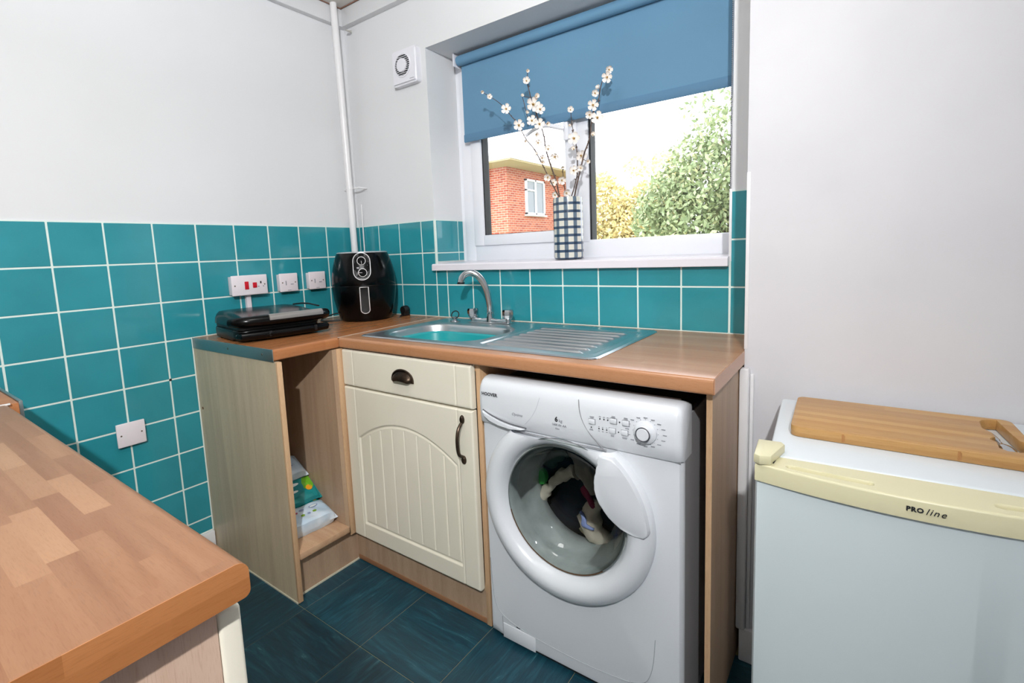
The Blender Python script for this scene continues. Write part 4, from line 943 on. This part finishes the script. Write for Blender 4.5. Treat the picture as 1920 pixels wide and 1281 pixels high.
# hinge cap
fprism([(-.020, .030), (.020, .032), (.026, .020), (.008, -.052), (-.010, -.058), (-.020, -.050)], FH-.001, FH+.017, .003, fr_cream, 'hinge_cap', fr, 2, 'cream plastic hinge cover on the fridge corner')
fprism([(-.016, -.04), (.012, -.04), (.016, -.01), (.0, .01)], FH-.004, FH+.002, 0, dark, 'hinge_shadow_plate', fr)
lx = (.196, .232); u0, u1 = fw(lx[0], bow(lx[0], -.050, -.086)-.0012), fw(lx[1], bow(lx[1], -.050, -.086)-.0012)
tx = Vector((u1[0]-u0[0], u1[1]-u0[1], 0)).normalized(); RF = (tx, Vector((0, 0, 1)), tx.cross(Vector((0, 0, 1))))
text('lettering', 'PRO', .0105, ink, (u0[0], u0[1], FH-.0205), RF, hs, offset=.0004, spacing=1.1)
u2 = fw(.2190, bow(.2190, -.050, -.086)-.0013)
text('lettering', 'line', .0140, ink, (u2[0], u2[1], FH-.0212), RF, hs, shear=.35, spacing=1.2)
# chopping board with cut-out handle
BZ0, BZ1 = FH+.0005, .8225
bm = B()
def bq(u, v): # u 0..1 left-right, v 0..1 front-back
    p00, p10, p01, p11 = Vector((2.075, -.577)), Vector((2.447, -.572)), Vector((2.067, -.342)), Vector((2.438, -.337))
    return (p00*(1-u)+p10*u)*(1-v)+(p01*(1-u)+p11*u)*v
out = [bq(x/.372, y/.235) for x, y in rrect(.372, .235, .016, 5, .186, .1175)]
hole = [(2.388, -.371), (2.393, -.358), (2.402, -.350), (2.416, -.346), (2.418, -.372), (2.424, -.440), (2.428, -.470), (2.436, -.480), (2.431, -.493), (2.427, -.529), (2.420, -.536), (2.402, -.538), (2.393, -.527), (2.395, -.492), (2.387, -.483), (2.390, -.472), (2.397, -.464), (2.396, -.438), (2.386, -.415)]
es = []
for lp in (out, hole):
    vs = [bm.verts.new((p[0], p[1], BZ1)) for p in lp]
    es += [bm.edges.new((vs[i], vs[(i+1) % len(vs)])) for i in range(len(vs))]
bmesh.ops.triangle_fill(bm, use_beauty=True, use_dissolve=True, edges=es)
ex = bmesh.ops.extrude_face_region(bm, geom=bm.faces[:]); vs = [v for v in ex['geom'] if isinstance(v, bmesh.types.BMVert)]
bmesh.ops.translate(bm, vec=(0, 0, BZ0-BZ1), verts=vs); bmesh.ops.recalc_face_normals(bm, faces=bm.faces[:])
be = [e for e in bm.edges if len(e.link_faces) == 2 and e.calc_face_angle(0) > 1.0 and abs(e.verts[0].co.z-e.verts[1].co.z) < 1e-5]
bmesh.ops.bevel(bm, geom=be, offset=.0022, segments=2, profile=.5, affect='EDGES')
cb = mk('chopping_board', bm, bamboo, ang=40); rehome(cb, (2.25, -.46, BZ0)); tag(cb, 'bamboo chopping board with shaped cut-out lying on the white fridge', 'chopping board')
for x in (2.165, 2.335):
    bm = B(); y = -.577+(x-2.075)/.372*.005; box(bm, x-.002, x+.002, y-.0004, y+.001, BZ0+.003, BZ1-.003); box(bm, x+.0025, x+.0035, y-.0004, y+.001, BZ0+.004, BZ1-.005); mk('bamboo_node', bm, bamboo_d, cb)
bm = B(); lathe(bm, [(0, 0), (.006, .004), (.010, .018), (.0115, .035), (.010, .052), (.006, .062), (.0028, .070), (.0024, .086), (.004, .090), (.0042, .11), (.003, .128), (0, .130)], (0, 0, 0), 'Y', 20, close=False)
bmesh.ops.scale(bm, vec=(1, 1, .55), verts=bm.verts[:]); bmesh.ops.rotate(bm, cent=(0, 0, 0), matrix=Matrix.Rotation(math.radians(6), 3, 'Z'), verts=bm.verts[:]); bmesh.ops.translate(bm, vec=(2.4145, -.524, FH+.0072), verts=bm.verts[:])
op = mk('peeler', bm, chrome); rehome(op, (2.41, -.50, FH)); tag(op, 'small shiny steel utensil lying in the chopping board cut-out', 'utensil')

# ================================================================== VASE AND BLOSSOM BRANCHES
VX, VY, VZ = 1.214, .085, 1.1645
bm = B(); lathe(bm, [(0, 0), (.052, 0), (.0575, .004), (.060, .012), (.0595, .10), (.059, .235), (.058, .244), (.055, .2455), (.053, .243), (.053, .02), (0, .015)], (0, 0, 0), 'Z', 64, close=False)
vs_ = mk('vase', bm, vase_m); vs_.location = (VX, VY, VZ); ORG['vase'] = (Vector((VX, VY, VZ)), 0); tag(vs_, 'cream cylindrical vase with navy gingham checks on the window sill', 'vase')
BR = {'A': [(1.186, 1.399), (1.17, 1.438), (1.149, 1.488), (1.127, 1.545), (1.099, 1.611), (1.06, 1.653), (1.031, 1.71), (1.021, 1.727), (0.983, 1.768), (0.957, 1.802), (0.918, 1.836), (0.885, 1.858), (0.847, 1.885)],
'B': [(1.18, 1.402), (1.168, 1.475), (1.15, 1.53), (1.134, 1.582), (1.125, 1.625), (1.122, 1.666), (1.103, 1.719), (1.089, 1.755), (1.075, 1.793), (1.064, 1.825), (1.053, 1.873), (1.049, 1.897), (1.053, 1.932)],
'C': [(1.225, 1.399), (1.245, 1.447), (1.261, 1.505), (1.26, 1.563), (1.256, 1.604), (1.248, 1.64), (1.244, 1.661), (1.238, 1.695), (1.234, 1.742)],
'D': [(1.242, 1.396), (1.253, 1.445), (1.278, 1.522), (1.293, 1.573), (1.312, 1.608), (1.322, 1.638), (1.325, 1.677), (1.337, 1.722), (1.357, 1.751), (1.362, 1.781), (1.369, 1.81), (1.38, 1.836), (1.401, 1.85)],
'E': [(1.213, 1.397), (1.205, 1.452), (1.206, 1.487), (1.209, 1.524)]}
B2 = [(1.088, 1.718), (1.048, 1.74), (1.032, 1.806), (1.023, 1.84)]
YB_ = {'A': .03, 'B': .07, 'C': .09, 'D': .08, 'E': .05}
FLW = {'A': [(0.853, 1.882, 9), (0.891, 1.853, 13), (0.976, 1.787, 19), (1.034, 1.713, 20), (1.062, 1.645, 9), (1.132, 1.554, 11), (1.147, 1.496, 16), (1.118, 1.585, 9)],
'B': [(1.058, 1.928, 10), (1.053, 1.89, 16), (1.097, 1.821, 12), (1.08, 1.793, 25), (1.112, 1.768, 18), (1.048, 1.766, 10), (1.028, 1.837, 9), (1.073, 1.73, 19), (1.108, 1.711, 20), (1.145, 1.706, 11), (1.091, 1.674, 12), (1.098, 1.639, 15), (1.144, 1.607, 15), (1.113, 1.578, 14), (1.157, 1.475, 16), (1.173, 1.574, 16), (1.161, 1.426, 15)],
'C': [(1.238, 1.745, 13), (1.232, 1.686, 8), (1.252, 1.634, 21), (1.249, 1.594, 11), (1.28, 1.565, 19), (1.309, 1.539, 10)],
'D': [(1.405, 1.853, 13), (1.398, 1.828, 17), (1.363, 1.796, 11), (1.348, 1.782, 15), (1.339, 1.741, 18), (1.325, 1.709, 15), (1.357, 1.691, 21), (1.336, 1.631, 12), (1.249, 1.511, 18), (1.282, 1.517, 14), (1.214, 1.428, 15)],
'E': [(1.205, 1.478, 16), (1.214, 1.526, 8)]}
def flower_mesh(openness):
    bm = B()
    for k in range(5):
        a0 = 2*math.pi*k/5; ca, sa = math.cos(a0), math.sin(a0); n, m_ = 5, 4; g = []
        for i in range(n+1):
            t = i/n; row = []
            for j in range(m_+1):
                s = 2*j/m_-1; w = (.06+.36*math.sin(math.pi*min(1, t*.66+.02))*.72)*(1 if t < .85 else .70); x = .10+.86*t-.10*abs(s)*(t > .8); y = s*w
                h = openness*(t**1.4)*.55+.10*s*s*t-.05*math.sin(math.pi*t)
                r = x*(1-openness*.35*t); row.append(bm.verts.new((r*ca-y*sa, r*sa+y*ca, h)))
            g.append(row)
        for i in range(n):
            for j in range(m_): bm.faces.new((g[i][j], g[i+1][j], g[i+1][j+1], g[i][j+1]))
    for k in range(11):
        a = 2.4*k; r = .05+.022*k; tube(bm, [(0, 0, 0), (r*.6*math.cos(a), r*.6*math.sin(a), .18), (r*math.cos(a), r*math.sin(a), .26)], [.018, .016, .034], 4, mi=1)
    lathe(bm, [(0, -.22), (.10, -.18), (.15, -.04), (.12, .02), (0, .03)], (0, 0, 0), 'Z', 8, mi=2, close=False)
    me = bpy.data.meshes.new('flower'); bm.to_mesh(me); bm.free()
    for x in (petal, petal_c, calyx): me.materials.append(x)
    me.polygons.foreach_set('use_smooth', [True]*len(me.polygons)); return me
FMs = [flower_mesh(.35), flower_mesh(.7), flower_mesh(1.25)]
lab = {'A': 'blossom branch leaning furthest left in the gingham vase', 'B': 'tall middle-left blossom branch, densest with white flowers', 'C': 'shorter upright blossom branch in front of the window mullion', 'D': 'blossom branch leaning right with a flower pair at its tip', 'E': 'shortest blossom sprig just above the vase rim'}
for k, pts in BR.items():
    y = YB_[k]; root3 = Vector((VX+(pts[0][0]-VX)*.5, VY, VZ+.03))
    t = thing('blossom_branch', lab[k], 'branch', root3, 'blossom branches in the vase')
    P3 = [root3]; n = len(pts)
    for i, (x, z) in enumerate(pts): P3.append(Vector((x, VY+(y-VY)*min(1, i/4) if i else VY, z)))
    rb = .0034 if k in 'BD' else .0026
    rads = [rb*(1-.62*i/len(P3)) for i in range(len(P3))]
    bm = B(); tube(bm, P3, rads, 7, smooth=1)
    if k == 'B': tube(bm, [(a, .07, b) for a, b in B2], [.0017, .0016, .0014, .0012], 6)
    fl = FLW[k]; rnd = random.Random(ord(k))
    for (x, z, s) in fl:   # short stalk from the nearest branch point
        q = min(P3[1:], key=lambda p: (p.x-x)**2+(p.z-z)**2)
        tube(bm, [q, (x, q.y-.004, z)], [.0013, .001], 5)
    for _ in range(16):
        i = rnd.randrange(3, len(P3)) if len(P3) > 4 else 3; p = P3[i].lerp(P3[i-1], rnd.random()); d = Vector((rnd.uniform(-1, 1), rnd.uniform(-1, .3), rnd.uniform(.1, 1))).normalized()
        tube(bm, [p, p+d*rnd.uniform(.004, .008)], [.0016, .0022], 5)
    mk('twig', bm, bark, t)
    for (x, z, s) in fl:
        q = min(P3[1:], key=lambda p: (p.x-x)**2+(p.z-z)**2)
        me = FMs[0 if s >= 17 else (1 if s >= 13 else 2)]
        o = bpy.data.objects.new('flower', me); COL.objects.link(o); o.parent = t
        loc = Vector((x, q.y-.010, z)); o.location = loc-root3
        to = (CAM-loc).normalized()+Vector((rnd.uniform(-1, 1), rnd.uniform(-.3, .3), rnd.uniform(-.6, .9)))*(.45 if s >= 13 else 1.0)
        o.rotation_euler = to.to_track_quat('Z', 'Y').to_euler(); sc = s*.00218*.62*rnd.uniform(.92, 1.1); o.scale = (sc, sc, sc)

# ================================================================== OUTSIDE
brick = mat('x', '#B56A52', .9)
def brickmat():
    m, t, b = nodes('red_brick'); b.inputs['Roughness'].default_value = .9
    N = t.nodes.new; L = t.links.new; g = N('ShaderNodeNewGeometry'); sp = N('ShaderNodeSeparateXYZ'); L(g.outputs['Position'], sp.inputs[0])
    ad = N('ShaderNodeMath'); ad.operation = 'ADD'; L(sp.outputs[0], ad.inputs[0]); L(sp.outputs[1], ad.inputs[1]); cb = N('ShaderNodeCombineXYZ'); L(ad.outputs[0], cb.inputs[0]); L(sp.outputs[2], cb.inputs[1])
    br = N('ShaderNodeTexBrick'); br.inputs['Scale'].default_value = 1; br.inputs['Brick Width'].default_value = .225; br.inputs['Row Height'].default_value = .075; br.inputs['Mortar Size'].default_value = .008
    br.inputs['Color1'].default_value = lin('#96402C'); br.inputs['Color2'].default_value = lin('#B8664A'); br.inputs['Mortar'].default_value = lin('#B49E8C'); L(cb.outputs[0], br.inputs['Vector']); L(br.outputs['Color'], b.inputs['Base Color']); return m
bk = brickmat(); conc = mat('cream_concrete', '#B8A888', .9); roofm = mat('roof_edge', '#D8D4CC', .8)
bd = thing('brick_building', 'two-storey red brick building with flat overhanging roof outside the window', 'building', (-10.5, 14.8, -2.7))
bm = B(); box(bm, -14.5, -7.26, 11.80, 17.7, -2.7, 3.95); mk('walls', bm, bk, bd)
bm = B(); box(bm, -15.3, -6.45, 10.85, 18.4, 3.95, 4.0); mk('soffit', bm, conc, bd)
bm = B(); box(bm, -15.35, -6.40, 10.80, 18.45, 3.985, 4.14); box(bm, -15.1, -6.7, 11.1, 18.2, 4.14, 4.2); mk('roof', bm, roofm, bd)
for z0 in (2.46, -.5):
    bm = B(); yA, yB = 12.84, 14.07
    for (a, b, c, d) in ((yA, yB, z0, z0+.07), (yA, yB, z0+1.13, z0+1.2), (yA, yA+.07, z0, z0+1.2), (yB-.07, yB, z0, z0+1.2), (13.42, 13.50, z0, z0+1.2), (yA, 13.42, z0+.80, z0+.86)):
        box(bm, -7.27, -7.19, a, b, c, d, .004, 1)
    box(bm, -7.26, -7.15, yA-.05, yB+.05, z0-.05, z0, .004, 1)
    wf = mk('window', bm, upvc, bd)
    for a, b, c, d in ((yA+.07, 13.42, z0+.07, z0+.80), (yA+.07, 13.42, z0+.86, z0+1.13), (13.50, yB-.07, z0+.07, z0+1.13)):
        bm = B(); box(bm, -7.235, -7.23, a, b, c, d); mk('pane', bm, mat('distant_glass', '#6C767C', .15), wf)
bm = B(); box(bm, -60, 60, .5, 80, -2.85, -2.7); gd = mk('ground', bm, mat('grass_ground', '#6B7A48', .95, vary=(.8, '#7E8450'))); gd['kind'] = 'structure'
def leafmat(name, cs):
    m, t, b = nodes(name); b.inputs['Roughness'].default_value = .5
    N = t.nodes.new; L = t.links.new; g = N('ShaderNodeNewGeometry'); r = N('ShaderNodeValToRGB'); e = r.color_ramp.elements; e[0].color = lin(cs[0]); e[1].color = lin(cs[-1]); 
    for i, c in enumerate(cs[1:-1]): k = e.new((i+1)/(len(cs)-1)); k.color = lin(c)
    L(g.outputs['Random Per Island'], r.inputs[0]); L(r.outputs[0], b.inputs['Base Color'])
    tr = N('ShaderNodeBsdfTranslucent'); L(r.outputs[0], tr.inputs[0]); mx = N('ShaderNodeMixShader'); mx.inputs[0].default_value = .18; L(b.outputs[0], mx.inputs[1]); L(tr.outputs[0], mx.inputs[2]); L(mx.outputs[0], t.nodes['Material Output'].inputs[0]); return m
def tree(label, base, blobs, m, leaf, dens, trunk_top, cat='tree'):
    t = thing('tree', label, cat, base)
    V, Fc = [], []
    for (c, r, d) in blobs:
        n = int(dens*d*r*r)
        p = RNG.normal(size=(n, 3)); p /= np.linalg.norm(p, axis=1)[:, None]; p *= (RNG.uniform(.25, 1.05, n)**.5)[:, None]*r; p += np.array(c)
        a = RNG.normal(size=(n, 3)); a /= np.linalg.norm(a, axis=1)[:, None]; b = RNG.normal(size=(n, 3)); b -= (a*b).sum(1)[:, None]*a; b /= np.linalg.norm(b, axis=1)[:, None]
        s = leaf*RNG.uniform(.6, 1.3, n)[:, None]
        q = np.stack([p-a*s, p+b*s*.5-a*s*.1, p+a*s*1.0, p-b*s*.5-a*s*.1], 1)
        o = len(V); V += q.reshape(-1, 3).tolist(); Fc += [(o+4*i, o+4*i+1, o+4*i+2, o+4*i+3) for i in range(n)]
    me = bpy.data.meshes.new('foliage'); me.from_pydata((np.array(V)-np.array(base)).tolist(), [], Fc); me.materials.append(m)
    o = bpy.data.objects.new('foliage', me); COL.objects.link(o); o.parent = t; o['kind'] = 'stuff'
    bm = B(); b0 = Vector(base); tt = Vector(trunk_top); tube(bm, [b0, b0.lerp(tt, .5)+Vector((.1, .05, 0)), tt], [.22, .16, .10], 10, smooth=1)
    for (c, r, d) in blobs:
        if d > .3: tube(bm, [b0.lerp(tt, .75), (Vector(c)+tt)/2+Vector((0, 0, -.1)), Vector(c)], [.06, .04, .015], 6)
    mk('trunk', bm, mat('tree_bark', '#6E5E4C', .9), t); return t
LG = leafmat('green_leaves', ['#71835A', '#8F9C70', '#A9B48C', '#7D8E62', '#BDBC90'])
LY = leafmat('yellow_leaves', ['#D9C68C', '#E3D4A2', '#CBBE84', '#DCCB98', '#B8B884'])
gb_ = [((-.676, 9, 1.84), .82, 1), ((-.32, 9.1, 2.44), .85, 1), ((-1.2, 9, 2.1), .62, .75), ((-.80, 9.1, 2.93), .50, .55), ((-.18, 9, 3.34), .52, .5), ((-.18, 9, 3.95), .34, .25), ((-1.55, 9, 1.68), .42, .7), ((.95, 9.3, 2.45), 1.3, .9), ((1.2, 9.3, 3.6), .9, .5), ((-.45, 9.2, .6), 1.35, .8), ((1.2, 9.4, .8), 1.4, .6), ((-.55, 9, 4.0), .22, .14), ((-1.25, 9, 2.65), .3, .16), ((-1.62, 9.2, 2.0), .42, .6), ((-1.2, 9.2, 2.5), .34, .4), ((-.5, 9, 3.3), .4, .25), ((-.8, 9, 3.9), .2, .12)]
tree('large green tree filling the right side of the window view', (.3, 9.4, -2.7), gb_, LG, .062, 3200, (.2, 9.3, 2.0))
yb_ = [((-4.94, 14, 2.36), 1.05, .9), ((-4.1, 14, 1.78), .9, .9), ((-4.92, 14, 3.25), .50, .5), ((-3.8, 14, 3.72), .34, .3), ((-2.85, 14, 3.5), .6, .35), ((-3.23, 14, 1.56), 1.0, .9), ((-4.2, 14, .2), 1.9, .6), ((-2.6, 14, 2.7), .7, .6), ((-3.4, 14, 2.7), .6, .5), ((-2.9, 14, 2.1), .7, .8), ((-3.9, 14, 2.6), .5, .5)]
tree('yellow autumn tree standing between the brick building and green tree', (-3.9, 14.3, -2.7), yb_, LY, .085, 2600, (-3.9, 14.1, 1.9))
